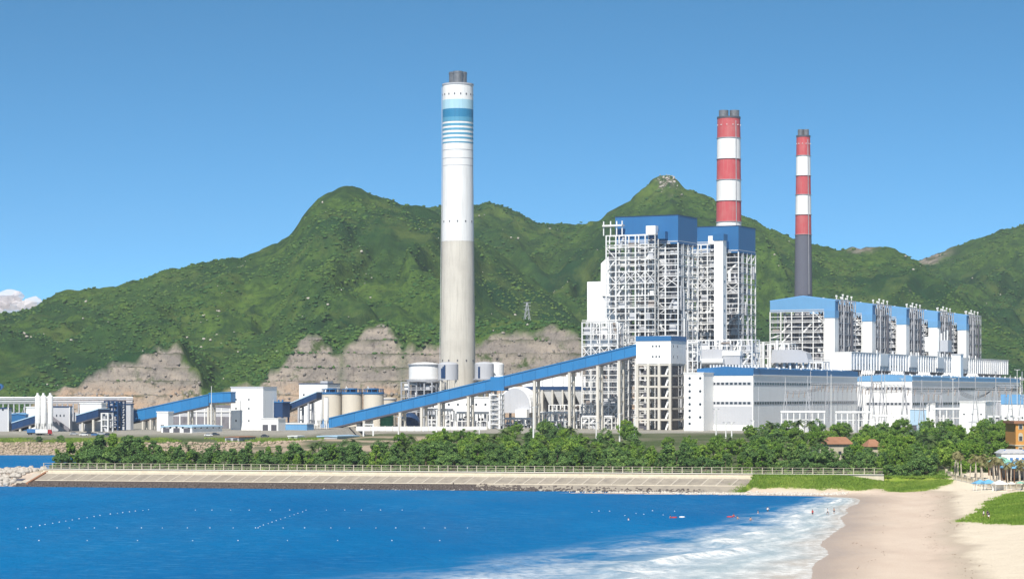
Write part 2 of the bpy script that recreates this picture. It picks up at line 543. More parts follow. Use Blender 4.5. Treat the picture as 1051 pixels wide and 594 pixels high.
gm = bpy.data.materials.new('ground_cover'); nt, b = nodes_of(gm)
b.inputs['Roughness'].default_value = 0.95; b.inputs['Specular IOR Level'].default_value = 0.15
n_big = pos_noise(nt, 0.02, detail=5); n_mid = pos_noise(nt, 0.25, detail=5); n_fine = pos_noise(nt, 2.5, detail=4)
yard = mixc(nt, ramp(nt, n_big, 0.42, 0.58), (0.055, 0.085, 0.028), (0.21, 0.185, 0.14))
yard = mixc(nt, ramp(nt, n_mid, 0.3, 0.7), yard, (0.085, 0.11, 0.04))
gp = nt.nodes.new('ShaderNodeNewGeometry'); sp = nt.nodes.new('ShaderNodeSeparateXYZ'); nt.links.new(gp.outputs['Position'], sp.inputs[0])
yard = mixc(nt, math_(nt, 'MULTIPLY', ramp(nt, sp.outputs[1], 1195, 1230), 0.9), yard, mixc(nt, ramp(nt, n_mid, .3, .7), (0.40, 0.375, 0.33), (0.30, 0.28, 0.245)))  # concrete yard colour brightened so it bounces light onto the plant walls
yard = mixc(nt, attr(nt, 'dirt'), yard, (0.42, 0.33, 0.24))
dry = mixc(nt, ramp(nt, n_mid, 0.3, 0.75), (0.72, 0.625, 0.49), (0.62, 0.53, 0.41))
dry = mixc(nt, ramp(nt, n_fine, 0.45, 0.65), dry, (0.76, 0.67, 0.54))
wet = mixc(nt, ramp(nt, pos_noise(nt, 0.12, (1, .3, 1)), 0.35, 0.7), (0.60, 0.48, 0.385), (0.67, 0.555, 0.45))
sh = attr(nt, 'shore')
shn = math_(nt, 'ADD', sh, math_(nt, 'MULTIPLY', math_(nt, 'SUBTRACT', pos_noise(nt, 0.07, detail=7, rough=.65), 0.5), 9))
wetf = ramp(nt, shn, 27, 22)
edge = math_(nt, 'MULTIPLY', ramp(nt, shn, 20, 25), ramp(nt, shn, 29, 26))
sand = mixc(nt, wetf, dry, wet)
sand = mixc(nt, math_(nt, 'MULTIPLY', edge, 0.55), sand, (0.36, 0.29, 0.225))
soaked = ramp(nt, shn, 13, 2)
sand = mixc(nt, math_(nt, 'MULTIPLY', soaked, 0.65), sand, (0.36, 0.285, 0.235))
grass = mixc(nt, ramp(nt, n_mid, 0.35, 0.65), (0.16, 0.25, 0.025), (0.28, 0.34, 0.05))
grass = mixc(nt, ramp(nt, n_fine, 0.5, 0.8), grass, (0.27, 0.27, 0.09))
c = mixc(nt, attr(nt, 'sand'), yard, sand)
c = mixc(nt, attr(nt, 'grass'), c, grass)
nt.links.new(c, b.inputs['Base Color'])
rr = nt.nodes.new("ShaderNodeMapRange"); rr.inputs[3].default_value = 0.95; rr.inputs[4].default_value = 0.45
nt.links.new(math_(nt, 'MULTIPLY', math_(nt, 'MULTIPLY', soaked, attr(nt, 'sand')), math_(nt, 'SUBTRACT', 1.0, attr(nt, 'grass'))), rr.inputs[0])
nt.links.new(rr.outputs[0], b.inputs['Roughness'])
bump(nt, b, mixc(nt, 0.5, pos_noise(nt, 0.7, detail=6, rough=.7), n_fine), 0.9, 0.35)

def spaced(*segs):
    out = []
    for a, b_, st in segs: out += list(np.arange(a, b_, st))
    return np.array(out, float)
gx = spaced((-9000, -1200, 600), (-1200, -420, 30), (-420, -90, 5), (-90, 170, 2.0), (170, 420, 8), (420, 1200, 40), (1200, 9001, 600))
gy = spaced((-600, 200, 20), (200, 440, 4), (440, 830, 2.0), (830, 1130, 8), (1130, 1200, 3), (1200, 1400, 20), (1400, 2400, 100), (2400, 9001, 600))
tag(grid_mesh('ground', gx, gy, ground_z, {'sand': g_sand, 'grass': g_grass, 'dirt': g_dirt, 'shore': g_shore}, gm), kind='structure')

# ------------------------------------------------------------------ water
AL_END = shore_dist(np.array([94.]), np.array([690.]))[1][0]
def swash(X, Y):
    d, al = shore_dist(X, Y)
    wf = np.interp(Y, [300, 381, 450, 540, 640, 690], [1.05, 0.92, 0.62, 0.36, 0.22, 0.16])
    out = d / wf
    # only on the open beach; along the wall nothing breaks
    return np.where(al > AL_END, np.minimum(out, -400), out)
def along(X, Y): return shore_dist(X, Y)[1]
wm = bpy.data.materials.new('sea_water'); nt, b = nodes_of(wm)
b.inputs['IOR'].default_value = 1.33; b.inputs['Specular IOR Level'].default_value = 0.10
b.inputs['Roughness'].default_value = 0.16
sw = attr(nt, 'swash'); al = attr(nt, 'along')
cv = nt.nodes.new("ShaderNodeCombineXYZ")
nt.links.new(al, cv.inputs[0]); nt.links.new(sw, cv.inputs[1])
def sa_noise(sx, sy, scale, detail=5):
    mp = nt.nodes.new("ShaderNodeMapping"); mp.inputs['Scale'].default_value = (sx, sy, 1)
    nt.links.new(cv.outputs[0], mp.inputs[0])
    n = new(nt, "ShaderNodeTexNoise", Scale=scale, Detail=detail, Roughness=0.62)
    nt.links.new(mp.outputs[0], n.inputs['Vector']); return n.outputs[0]
warp = math_(nt, 'MULTIPLY', math_(nt, 'SUBTRACT', sa_noise(0.035, 0.02, 1.0, 5), 0.5), 34)
dn = math_(nt, 'ADD', sw, warp)
deep = mixc(nt, ramp(nt, pos_noise(nt, 0.012, (1, .45, 1), 4), 0.35, 0.7), (0.000, 0.112, 0.310), (0.000, 0.155, 0.380))
deep = mixc(nt, math_(nt, 'MULTIPLY', math_(nt, 'MULTIPLY', ramp(nt, pos_noise(nt, 0.35, (.5, 1.6, 1), 6, .7), .52, .72), ramp(nt, pos_noise(nt, 0.013, (1.6, .5, 1), 4), .40, .58)), .75), deep, (0.08, 0.28, 0.49))  # lighter ripple patches paint sun sparkle into the water colour
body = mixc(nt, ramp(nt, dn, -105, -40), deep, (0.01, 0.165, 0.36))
body = mixc(nt, ramp(nt, dn, -60, -22), body, (0.36, 0.44, 0.48))
body = mixc(nt, ramp(nt, dn, -18, -2), body, (0.47, 0.43, 0.385))
# foam: a broken breaker line, ragged sheets behind it and lace near the sand
f_break = math_(nt, 'MULTIPLY', math_(nt, 'MULTIPLY', ramp(nt, dn, -46, -36), ramp(nt, dn, -22, -31)), ramp(nt, sa_noise(0.06, 0.05, 1.0), 0.40, 0.58))
f_sheet = math_(nt, 'MULTIPLY', ramp(nt, dn, -36, -24), ramp(nt, sa_noise(0.06, 0.13, 1.0, 7), 0.40, 0.66))
f_patch = math_(nt, 'MULTIPLY', math_(nt, 'MULTIPLY', ramp(nt, dn, -92, -48), ramp(nt, dn, -36, -46)), math_(nt, 'MULTIPLY', ramp(nt, sa_noise(0.03, 0.03, 1.0, 7), 0.42, 0.66), .85))
f_edge = math_(nt, 'MULTIPLY', math_(nt, 'MULTIPLY', ramp(nt, sw, -3.5, -1.2), ramp(nt, sa_noise(0.25, 0.3, 1.0, 5), 0.42, 0.6)), 0.75)
foam = math_(nt, 'MAXIMUM', math_(nt, 'MAXIMUM', f_break, math_(nt, 'MULTIPLY', f_sheet, 0.8)), math_(nt, 'MAXIMUM', f_patch, f_edge))
foam = math_(nt, 'MULTIPLY', foam, ramp(nt, pos_noise(nt, 0.55, (1, .5, 1), 6), 0.22, 0.55))
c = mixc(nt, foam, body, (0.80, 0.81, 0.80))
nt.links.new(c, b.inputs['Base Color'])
rr = nt.nodes.new("ShaderNodeMapRange"); rr.inputs[3].default_value = 0.16; rr.inputs[4].default_value = 0.8
nt.links.new(foam, rr.inputs[0]); nt.links.new(rr.outputs[0], b.inputs['Roughness'])
hgt = math_(nt, 'ADD', math_(nt, 'MULTIPLY', pos_noise(nt, 0.22, (1, .55, 1), 6, 0.6), 1.0), math_(nt, 'MULTIPLY', foam, 0.25))
bn = nt.nodes.new("ShaderNodeBump"); bn.inputs['Strength'].default_value = .8; bn.inputs['Distance'].default_value = 1.6
nt.links.new(hgt, bn.inputs['Height'])
df = nt.nodes.new("ShaderNodeBsdfDiffuse"); nt.links.new(c, df.inputs['Color']); nt.links.new(bn.outputs[0], df.inputs['Normal'])
gl = nt.nodes.new("ShaderNodeBsdfGlossy"); gl.inputs['Roughness'].default_value = .22; nt.links.new(bn.outputs[0], gl.inputs['Normal'])
gf = math_(nt, 'MULTIPLY', math_(nt, 'SUBTRACT', 1.0, foam), math_(nt, 'ADD', 0.05, math_(nt, 'MULTIPLY', ramp(nt, pos_noise(nt, 0.02, (1, .35, 1), 5), .45, .65), .08)))
mxs = nt.nodes.new("ShaderNodeMixShader"); nt.links.new(gf, mxs.inputs[0]); nt.links.new(df.outputs[0], mxs.inputs[1]); nt.links.new(gl.outputs[0], mxs.inputs[2])
outn = [n for n in nt.nodes if n.type == 'OUTPUT_MATERIAL'][0]; nt.links.new(mxs.outputs[0], outn.inputs[0])
def water_z(X, Y):
    d, al = shore_dist(X, Y)
    wf = np.interp(Y, [300, 381, 450, 540, 640, 690], [1.05, 0.92, 0.62, 0.36, 0.22, 0.16])
    q = d / wf + (fbm(al * .035, d * 0 + 3.1, 2) - .47) * 30
    ridge = np.exp(-((q + 34) / 3.5) ** 2) * 0.7 * (al < AL_END - 20) * sstep(0.3, 0.55, fbm(al * .05, d * 0, 12) + .2)
    ridge = ridge + np.exp(-((q + 66) / 6) ** 2) * 0.35 * (al < AL_END - 20)
    return ridge * np.minimum(1, wf * 1.4)
wx = spaced((-9000, -1000, 400), (-1000, -240, 20), (-240, -60, 6), (-60, 104, 1.2), (104, 130, 3), (130, 9001, 3000))
wx = wx[wx < 140]
wy = spaced((-600, 200, 40), (200, 340, 6), (340, 720, 1.6), (720, 1180, 6))
tag(grid_mesh('water', wx, wy, water_z, {'swash': swash, 'along': along}, wm), kind='structure')

# ------------------------------------------------------------------ hills
def ridge(Yr, Wf, Wb, pts):
    px = np.array([p[0] for p in pts], float); py = np.array([p[1] for p in pts], float)
    return (Yr, Wf, Wb, (px - CX) * Yr / F, CAMZ - (py - HOR) * Yr / F - PG)
RIDGES = [
    ridge(2350, 600, 500, [(-900, 380), (-420, 340), (-200, 335), (-60, 330), (0, 321), (35, 316), (60, 300), (68, 297), (80, 297.5), (118, 294), (140, 288), (165, 278), (200, 269), (250, 263), (272, 255), (288, 246), (300, 237), (308, 226), (318, 213), (328, 203), (338, 196), (350, 191), (356, 189), (361, 189.5), (366, 191), (372, 194), (385, 201), (410, 207), (440, 214), (465, 228), (500, 250), (540, 280), (590, 320), (700, 420)]),
    ridge(2800, 820, 500, [(340, 330), (380, 250), (410, 215), (440, 211), (470, 209), (490, 208), (505, 207.5), (520, 211), (535, 219), (553, 227), (575, 229), (600, 229), (640, 236), (700, 290), (800, 400)]),
    ridge(2680, 660, 600, [(480, 340), (540, 280), (580, 240), (600, 230), (615, 225), (628, 217), (645, 206), (660, 192), (672, 184), (683, 179), (690, 180), (699, 189), (712, 195), (730, 203), (745, 212), (785, 232), (806, 240), (830, 247), (860, 255), (880, 254), (900, 251.5), (912, 252.5), (925, 259), (940, 268), (970, 290), (1010, 320), (1100, 400)]),
    ridge(3150, 1000, 700, [(820, 330), (870, 300), (915, 277), (940, 267), (955, 262), (975, 255), (990, 249), (1010, 242), (1030, 236), (1051, 229), (1110, 214), (1200, 222), (1350, 280), (1700, 380)]),
]
TOPPX = [(34, 418), (48, 410), (62, 402), (90, 384), (120, 369), (150, 357), (165, 352), (183, 352), (190, 362), (205, 385), (214, 405), (222, 398), (232, 400), (245, 398), (270, 388), (285, 372), (300, 352), (315, 341), (328, 341), (336, 352), (345, 358), (350, 358), (358, 348), (378, 331), (390, 332), (400, 338), (412, 352), (430, 352), (445, 352), (470, 350), (500, 345), (530, 338), (560, 333), (580, 335), (595, 342), (620, 352), (660, 366), (700, 390), (730, 425)]
TX = np.array([(p[0] - CX) * 1765 / F for p in TOPPX]); TZ = np.array([CAMZ - (p[1] - HOR) * 1765 / F - PG for p in TOPPX])

SXS = np.arange(-520, 320, 6.0)
_t = np.interp(SXS, TX, TZ, left=0, right=0)
_k = np.exp(-(np.arange(-20, 21) * 6 / 55.) ** 2); _k /= _k.sum()
SZS = np.convolve(_t, _k, 'same')
_HP = {}
def hill_parts(X, Y):
    key = (X.shape, float(np.sum(X)), float(np.sum(Y))) if X.size > 500 else None
    if key in _HP: return _HP[key]
    r = _hill_parts(X, Y)
    if key: _HP[key] = r
    return r
def _hill_parts(X, Y):
    base = np.zeros_like(X)
    for i, (Yr, Wf, Wb, rx, rz) in enumerate(RIDGES):
        wob = (fbm(X * .004, X * 0, 31 + i) - .47) * 260
        t = Y - (Yr + wob * 0)
        Z = np.interp(X * Yr / np.maximum(Yr, 1), rx, rz, left=0, right=0)
        u = np.clip(np.where(t < 0, 1 + t / Wf, 1 - t / Wb), 0, 1)
        prof = np.where(t < 0, 0.35 * u * u + 0.65 * u, u)
        wx = (fbm(X / 160, Y / 160, 5, 3) - .45) * 1.3
        g = .55 - np.abs(2 * fbm(X / 150 + i * 7.3 + wx, Y / 420, 40 + i, 4) - .94) * 1.5
        g = .6 * g + .4 * (.5 - np.abs(2 * fbm(X / 62 + wx * 1.6, Y / 150, 44 + i, 3) - .9) * 1.4)
        g2 = fbm(X / 30, Y / 45, 60 + i, 3) - .45
        env = np.clip(u * (1 - u) * 4, 0, 1)
        h = Z * (prof + env * (0.50 * g - .05 + 0.08 * g2))
        base = np.maximum(base, np.minimum(h, Z * prof + np.where(u > .93, 3.0, 400)))
    top = np.interp(X, TX, TZ, left=0, right=0)
    top = np.where(top > 4, top + (fbm(X * .09, Y * .02, 71, 4) - .47) * 17 + (vnoise(X * .33, Y * .1, 72) - .5) * 3, top)
    soft = np.interp(X, SXS, SZS, left=0, right=0)
    k = sstep(1770, 1900, Y)
    spur = (top * (1 - k) + soft * k + np.maximum(Y - 1790, 0) * 0.12) * sstep(1640, 1700, Y) * (top > 1) * sstep(2200, 1900, Y)
    nat = np.maximum(base, spur)
    Y0 = 1722 + (fbm(X * .012, X * 0 + 1.7, 77, 2) - .4) * 22
    s = (Y - Y0) / 8.6
    n = np.floor(s); fr = s - n
    ter = 10.4 * (n + sstep(0.0, 0.45, fr)) + (fbm(X * .16, Y * .12, 50) - .47) * 2.4 + (vnoise(X * .6, Y * .5, 51) - .5) * 1.3
    ter = np.where(Y < Y0, -0.8, np.maximum(ter, 0))
    return nat, ter
def hill_z(X, Y):
    nat, ter = hill_parts(X, Y)
    cut = np.where((X > TX[0]) & (X < TX[-1]), ter, 1e6)
    z = np.minimum(nat, cut)
    canopy = (vnoise(X / 10, Y / 10, 301) - .5) * 4.2 + (vnoise(X / 5, Y / 5, 302) - .5) * 3.4
    return PG - 0.9 + z + canopy * sstep(4, 14, z) * (cut > nat + 1)
def hill_rock(X, Y):
    nat, ter = hill_parts(X, Y)
    gap = np.interp(X, [xat(p, 1745) for p in (208, 216, 228, 242, 344, 349, 355, 405, 412, 422)], [1, .1, .1, 1, 1, .6, 1, 1, .6, 1])
    r = gap * sstep(-0.5, 2.5, nat - ter + (fbm(X * .07, Y * .07, 90) - .5) * 13 - 1) * ((X > TX[0]) & (X < TX[-1])) * (nat > 2)
    # bare sand and rock on the right-hand ridges
    px = CX + X * F / Y
    r2 = np.exp(-((px - 957) / 15) ** 2) * sstep(3085, 3130, Y + (fbm(X * .05, Y * .05, 3) - .47) * 90) + np.exp(-((px - 885) / 12) ** 2) * sstep(2655, 2676, Y) * (Y < 2690)
    r3 = np.exp(-((px - 684) / 8) ** 2) * np.where(Y < 2500, sstep(2325, 2345, Y + (fbm(X * .1, Y * .1, 8) - .5) * 50), sstep(2640, 2672, Y + (fbm(X * .1, Y * .1, 8) - .5) * 60)) * (fbm(X * .14, Y * .14, 19) > .42)
    return np.clip(np.maximum(r, np.clip(np.maximum(r2 * 1.3, r3), 0, 1)), 0, 1)

mat('cut_rock', (0.27, 0.24, 0.215), 0.95, 0.4, (0.13, 0.115, 0.10), 0.4, 0.0)
def hill_bench(X, Y):
    Y0 = 1722 + (fbm(X * .012, X * 0 + 1.7, 77, 2) - .4) * 22
    s = (Y - Y0) / 8.6; fr = s - np.floor(s)
    return sstep(.40, .5, fr) * sstep(.95, .8, fr) * (s > 0)
hm = bpy.data.materials.new('hill_cover'); nt, b = nodes_of(hm)
b.inputs['Roughness'].default_value = 0.95; b.inputs['Specular IOR Level'].default_value = 0.1
g1 = mixc(nt, ramp(nt, pos_noise(nt, 0.006, detail=5), 0.38, 0.62), (0.017, 0.060, 0.022), (0.092, 0.160, 0.028))
g1 = mixc(nt, ramp(nt, pos_noise(nt, 0.07, detail=6), 0.40, 0.70), g1, (0.020, 0.050, 0.018))
g1 = mixc(nt, math_(nt, 'MULTIPLY', ramp(nt, pos_noise(nt, 0.22, detail=5, rough=.7), .45, .6), .55), g1, (0.018, 0.050, 0.018))
g1 = mixc(nt, math_(nt, 'MULTIPLY', ramp(nt, pos_noise(nt, 0.018, detail=6, rough=.7), .52, .68), .55), g1, (0.140, 0.182, 0.042))
spots = ramp(nt, pos_noise(nt, 0.075, detail=5, rough=0.7), 0.695, 0.73)
g1 = mixc(nt, math_(nt, 'MULTIPLY', spots, ramp(nt, pos_noise(nt, 0.004), 0.45, 0.6)), g1, (0.36, 0.33, 0.28))
geo = nt.nodes.new("ShaderNodeNewGeometry"); sep = nt.nodes.new("ShaderNodeSeparateXYZ"); nt.links.new(geo.outputs['Position'], sep.inputs[0])
zz = math_(nt, 'ADD', sep.outputs[2], math_(nt, 'MULTIPLY', math_(nt, 'SUBTRACT', pos_noise(nt, 0.03), 0.5), 16))
rk = mixc(nt, ramp(nt, zz, 30, 40), (0.47, 0.33, 0.225), (0.255, 0.225, 0.20))
rk = mixc(nt, ramp(nt, pos_noise(nt, 0.05, (1, 1, 2.5), 6), 0.40, 0.62), rk, (0.375, 0.32, 0.265))
rk = mixc(nt, ramp(nt, pos_noise(nt, 0.28, (1, 1, 0.6), 6, 0.7), 0.50, 0.72), rk, (0.12, 0.105, 0.095))
rk = mixc(nt, ramp(nt, pos_noise(nt, 0.045, (1, 1, 1), 5, 0.7), 0.58, 0.68), rk, (0.07, 0.10, 0.035))
bench = math_(nt, 'MULTIPLY', attr(nt, 'bench'), ramp(nt, pos_noise(nt, 0.06, detail=5), 0.30, 0.50))
rk = mixc(nt, math_(nt, 'MULTIPLY', bench, 0.9), rk, (0.075, 0.085, 0.045))
nt.links.new(mixc(nt, attr(nt, 'rock'), g1, rk), b.inputs['Base Color'])
bump(nt, b, mixc(nt, 0.5, pos_noise(nt, 0.25, detail=8, rough=0.7), pos_noise(nt, 0.7, (1, 1, .6), detail=6, rough=.7)), 1.0, 3.0)
hx = spaced((-3200, -1300, 60), (-1300, -640, 9), (-640, 780, 3.3), (780, 1400, 9), (1400, 3201, 60))
hy = spaced((1690, 1880, 1.75), (1880, 2760, 4), (2760, 3170, 6), (3170, 4100, 45))
tag(grid_mesh('hills', hx, hy, hill_z, {'rock': hill_rock, 'bench': hill_bench}, hm, True), kind='structure')

# shrubs that clothe the hills: nobody could count them
def foliage_mat(name, c1, c2, c3, trans=0.25, nscale=0.35):
    m = bpy.data.materials.new(name); nt, b = nodes_of(m)
    b.inputs['Roughness'].default_value = 0.75; b.inputs['Specular IOR Level'].default_value = 0.2
    oi = nt.nodes.new("ShaderNodeObjectInfo")
    a = attr(nt, 'tint')
    v = math_(nt, 'ADD', math_(nt, 'MULTIPLY', a, 0.75), math_(nt, 'MULTIPLY', oi.outputs['Random'], 0.35))
    c = mixc(nt, ramp(nt, v, 0.1, 0.6), c1, c2)
    c = mixc(nt, ramp(nt, v, 0.6, 1.05), c, c3)
    c = mixc(nt, math_(nt, 'MULTIPLY', ramp(nt, pos_noise(nt, nscale), 0.45, 0.7), 0.5), c, c1)
    nt.links.new(c, b.inputs['Base Color'])
    if trans:
        tr = nt.nodes.new("ShaderNodeBsdfTranslucent"); nt.links.new(c, tr.inputs[0])
        mx = nt.nodes.new("ShaderNodeMixShader"); mx.inputs[0].default_value = trans
        nt.links.new(b.outputs[0], mx.inputs[1]); nt.links.new(tr.outputs[0], mx.inputs[2])
        out = [n for n in nt.nodes if n.type == 'OUTPUT_MATERIAL'][0]
        nt.links.new(mx.outputs[0], out.inputs[0])
    MATS[name] = m
    return m
fm_hill = foliage_mat('hill_shrub', (0.018, 0.060, 0.022), (0.042, 0.108, 0.025), (0.108, 0.172, 0.032), 0.0, 0.008)
N = 85000
hY = 1745 + (3160 - 1745) * nrs.rand(N) ** 1.15
hX = (nrs.rand(N) * 2 - 1) * 0.255 * hY
hZ = hill_z(hX, hY); rockm = hill_rock(hX, hY)
dens = fbm(hX / 60, hY / 60, 15)
keep = (hZ > PG + 1.5) & ((rockm < 0.35 + 0.3 * nrs.rand(N)) | ((hill_bench(hX, hY) > .5) & (nrs.rand(N) < .75))) & (dens > 0.34 + 0.18 * nrs.rand(N))
hX, hY, hZ = hX[keep], hY[keep], hZ[keep]
rad = 0.8 + 1.5 * nrs.rand(len(hX)) ** 2.2
tint = np.clip(fbm(hX / 170, hY / 170, 88) * 1.5 - 0.35 + nrs.rand(len(hX)) * 0.5, 0, 1)
o = indexed_blobs('hill_shrubs', np.stack([hX, hY, hZ + rad * 0.15], -1), rad, 0.6, fm_hill, seed=5, tint=tint)
tag(o, 'dense green shrubs covering the hills behind the plant', 'shrubs', kind='stuff')

# blocks and rubble on the cut faces
N = 9000
qX = nrs.uniform(TX[0], TX[-1], N); qY = nrs.uniform(1700, 1800, N)
qr = hill_rock(qX, qY); qk = (qr > .5) & (nrs.rand(N) < .25 + .75 * fbm(qX / 9, qY / 9, 66))
qZ = hill_z(qX, qY)
o = indexed_blobs('cut_slope_rubble', np.stack([qX, qY, qZ + .1], -1)[qk], (0.3 + 1.3 * nrs.rand(N) ** 3)[qk], .8, MATS['cut_rock'], seed=18, jit=.4)
tag(o, 'loose blocks lying on the terraced rock cuts', 'rubble', kind='stuff')

# pale boulders lying on the hillsides
N = 2600
bY = 1760 + 1300 * nrs.rand(N); bX = (nrs.rand(N) * 2 - 1) * 0.25 * bY
bZ = hill_z(bX, bY); cl = fbm(bX / 45, bY / 45, 61)
keep = (bZ > PG + 12) & (cl > 0.60)
sx = xat(684, 2672) + nrs.normal(size=70) * 7; bX[:70] = sx; bY[:70] = 2668 + nrs.normal(size=70) * 9; bZ[:70] = hill_z(bX[:70], bY[:70]); keep[:70] = True
o = indexed_blobs('hill_boulders', np.stack([bX, bY, bZ + .8], -1)[keep], (0.5 + 1.3 * nrs.rand(N) ** 2)[keep], 0.8, MATS['pale_rock'], seed=8)
tag(o, 'pale boulders scattered over the green hillsides', 'boulders', kind='stuff')

# a small cumulus over the left ridge: many thin overlapping puffs
cm = bpy.data.materials.new('cloud_vapour'); cm.use_nodes = True; nt = cm.node_tree; nt.nodes.clear()
df = nt.nodes.new("ShaderNodeBsdfDiffuse"); df.inputs[0].default_value = (.95, .91, .92, 1)
tl = nt.nodes.new("ShaderNodeBsdfTranslucent"); tl.inputs[0].default_value = (.95, .91, .92, 1)
tp = nt.nodes.new("ShaderNodeBsdfTransparent")
mx = nt.nodes.new("ShaderNodeMixShader"); mx.inputs[0].default_value = .4
mx2 = nt.nodes.new("ShaderNodeMixShader"); mx2.inputs[0].default_value = .5
nt.links.new(df.outputs[0], mx.inputs[1]); nt.links.new(tl.outputs[0], mx.inputs[2])
nt.links.new(tp.outputs[0], mx2.inputs[1]); nt.links.new(mx.outputs[0], mx2.inputs[2])
mo = nt.nodes.new("ShaderNodeOutputMaterial"); nt.links.new(mx2.outputs[0], mo.inputs['Surface'])
CY = 7000.0
cr = np.random.RandomState(9); cc, crad = [], []
for bx_, by_, sp_ in ((-30, 316, 40), (2, 312, 30), (16, 308, 22), (30, 313, 24), (-60, 318, 50)):
    for k in range(6):
        cc.append((xat(bx_, CY) + cr.normal() * sp_, CY + cr.normal() * 50, zat(by_, CY) + cr.normal() * sp_ * .28)); crad.append(cr.uniform(14, 34))
o = indexed_blobs('cloud', np.array(cc), np.array(crad), .7, cm, seed=12, jit=.12)
finish(o.data, True)
tag(o, 'small pale cumulus cloud low over the left ridge', 'cloud', kind='stuff')

# ------------------------------------------------------------------ shore rocks, riprap
mat('pebble', (0.60, 0.555, 0.49), 0.9, 0.3, (0.30, 0.27, 0.235), 1.2, 0.0)
def rocks_along(name, label, pts, n, width, rmin, rmax, m, squash=0.75, seed=1, up=0.2, follow=True, zfun=None):
    r = np.random.RandomState(seed)
    pts = [Vector((*p, 0)) for p in pts]
    L = [0]
    for a, b_ in zip(pts, pts[1:]): L.append(L[-1] + (b_ - a).length)
    C = []; R = []
    for i in range(n):
        t = r.rand() * L[-1]; k = max(j for j in range(len(L) - 1) if L[j] <= t)
        d = (pts[k + 1] - pts[k]).normalized(); p = pts[k] + d * (t - L[k]); nn = Vector((d.y, -d.x, 0))
        p = p + nn * (r.rand() - .5) * width
        rad = rmin + (rmax - rmin) * r.rand() ** 1.6
        C.append((p.x, p.y, 0)); R.append(rad)
    C = np.array(C); R = np.array(R)
    C[:, 2] = (zfun or ground_z)(C[:, 0], C[:, 1]) + R * up
    return tag(indexed_blobs(name, C, R, squash, MATS[m], seed=seed, jit=0.33), label, 'rocks', kind='stuff')
rocks_along('wall_foot_rocks', 'dark wet stones along the foot of the sea wall', [(-163, 767.5), (-20, 738), (8, 730)], 2600, 4.4, 0.22, 0.6, 'wet_rock', seed=2, up=-.1, zfun=lambda x, y: np.maximum(4.3 - (wall_sw(x, y)[1] - 1.2) * .312, 0.1))
rocks_along('scattered_wall_rocks', 'scattered dark stones where the wall foot turns to pebbles', [(-20, 739), (30, 726), (60, 718)], 420, 6, 0.2, 0.55, 'wet_rock', seed=12, up=0.0, zfun=lambda x, y: np.maximum(4.3 - (wall_sw(x, y)[1] - 1.2) * .312, 0.1))
rocks_along('pebble_bank', 'pale stones on the narrow shore below the sea wall', [(-60, 747), (-12, 735), (20, 721), (52, 710), (75, 705), (100, 698)], 6400, 10, 0.15, 0.5, 'pebble', seed=3)
rocks_along('inlet_riprap', 'tan stone riprap along the far bank of the inlet', [(-420, 1172), (-130, 1170), (-100, 1166)], 4600, 12, 0.35, 1.0, 'tan_rock', seed=4)
rocks_along('breakwater_riprap', 'heap of pale boulders where the sea wall ends', [(-214, 787), (-176, 787), (-160, 779)], 1100, 26, 0.45, 1.5, 'pale_rock', seed=6, up=0.35)

# ------------------------------------------------------------------ sea wall, panel by panel
wall = thing('sea_wall', 'long sloping concrete sea wall with pale ribs along the bay', 'sea wall', (WA.x, WA.y, 0), math.atan2(WDIR.y, WDIR.x))
# local: x along the wall, -y towards the sea
PIT = 4.7
npan = int(236 / PIT)
def slope_slab(name, m, x0, x1, w0, w1, t, slant=0.0):
    z = lambda w: 4.3 - (w - 1.2) * 0.312
    v = []
    for dz in (t - 0.6, t):
        v += [(x0, -w0, z(w0) + dz), (x1, -w0, z(w0) + dz), (x1 - slant, -w1, z(w1) + dz), (x0 - slant, -w1, z(w1) + dz)]
    f = [(0, 1, 2, 3)[::-1], (4, 5, 6, 7), (0, 4, 5, 1)[::-1], (1, 5, 6, 2)[::-1], (2, 6, 7, 3)[::-1], (3, 7, 4, 0)[::-1]]
    return poly(name, wall, m, v, [tuple(reversed(q)) for q in f])
box('parapet', wall, 'coping', 0, WLEN, -1.2, 0.0, 2.0, 5.3)
box('coping', wall, 'pale_concrete', -0.2, WLEN, -1.5, 0.25, 5.3, 5.5)
box('berm', wall, 'coping', 0, 240, -2.6, -1.203, 2.0, 4.42)
pm = rm = None
for i in range(npan):
    x0 = 2 + i * PIT
    if pm is None:
        o = slope_slab('slope_panel', 'slope_panel', 0.26, PIT - 0.26, 2.6, 8.7, 0.0, 1.7); pm = o.data
        q = slope_slab('slope_rib', 'slope_rib', -0.25, 0.25, 2.6, 8.8, 0.05, 1.7); rm = q.data
    else:
        o = put('slope_panel', pm, wall); q = put('slope_rib', rm, wall)
    o.location = (x0, 0, rng.uniform(-0.05, 0.03)); q.location = (x0, 0, 0)
slope_slab('toe_beam', 'coping', -3, 240, 8.82, 9.2, 0.06)
slope_slab('toe_apron', 'wet_rock', -3, 150, 9.21, 16.5, 0.0)
slope_slab('dry_apron', 'slope_panel', 150.1, 240, 9.21, 14.5, 0.0)
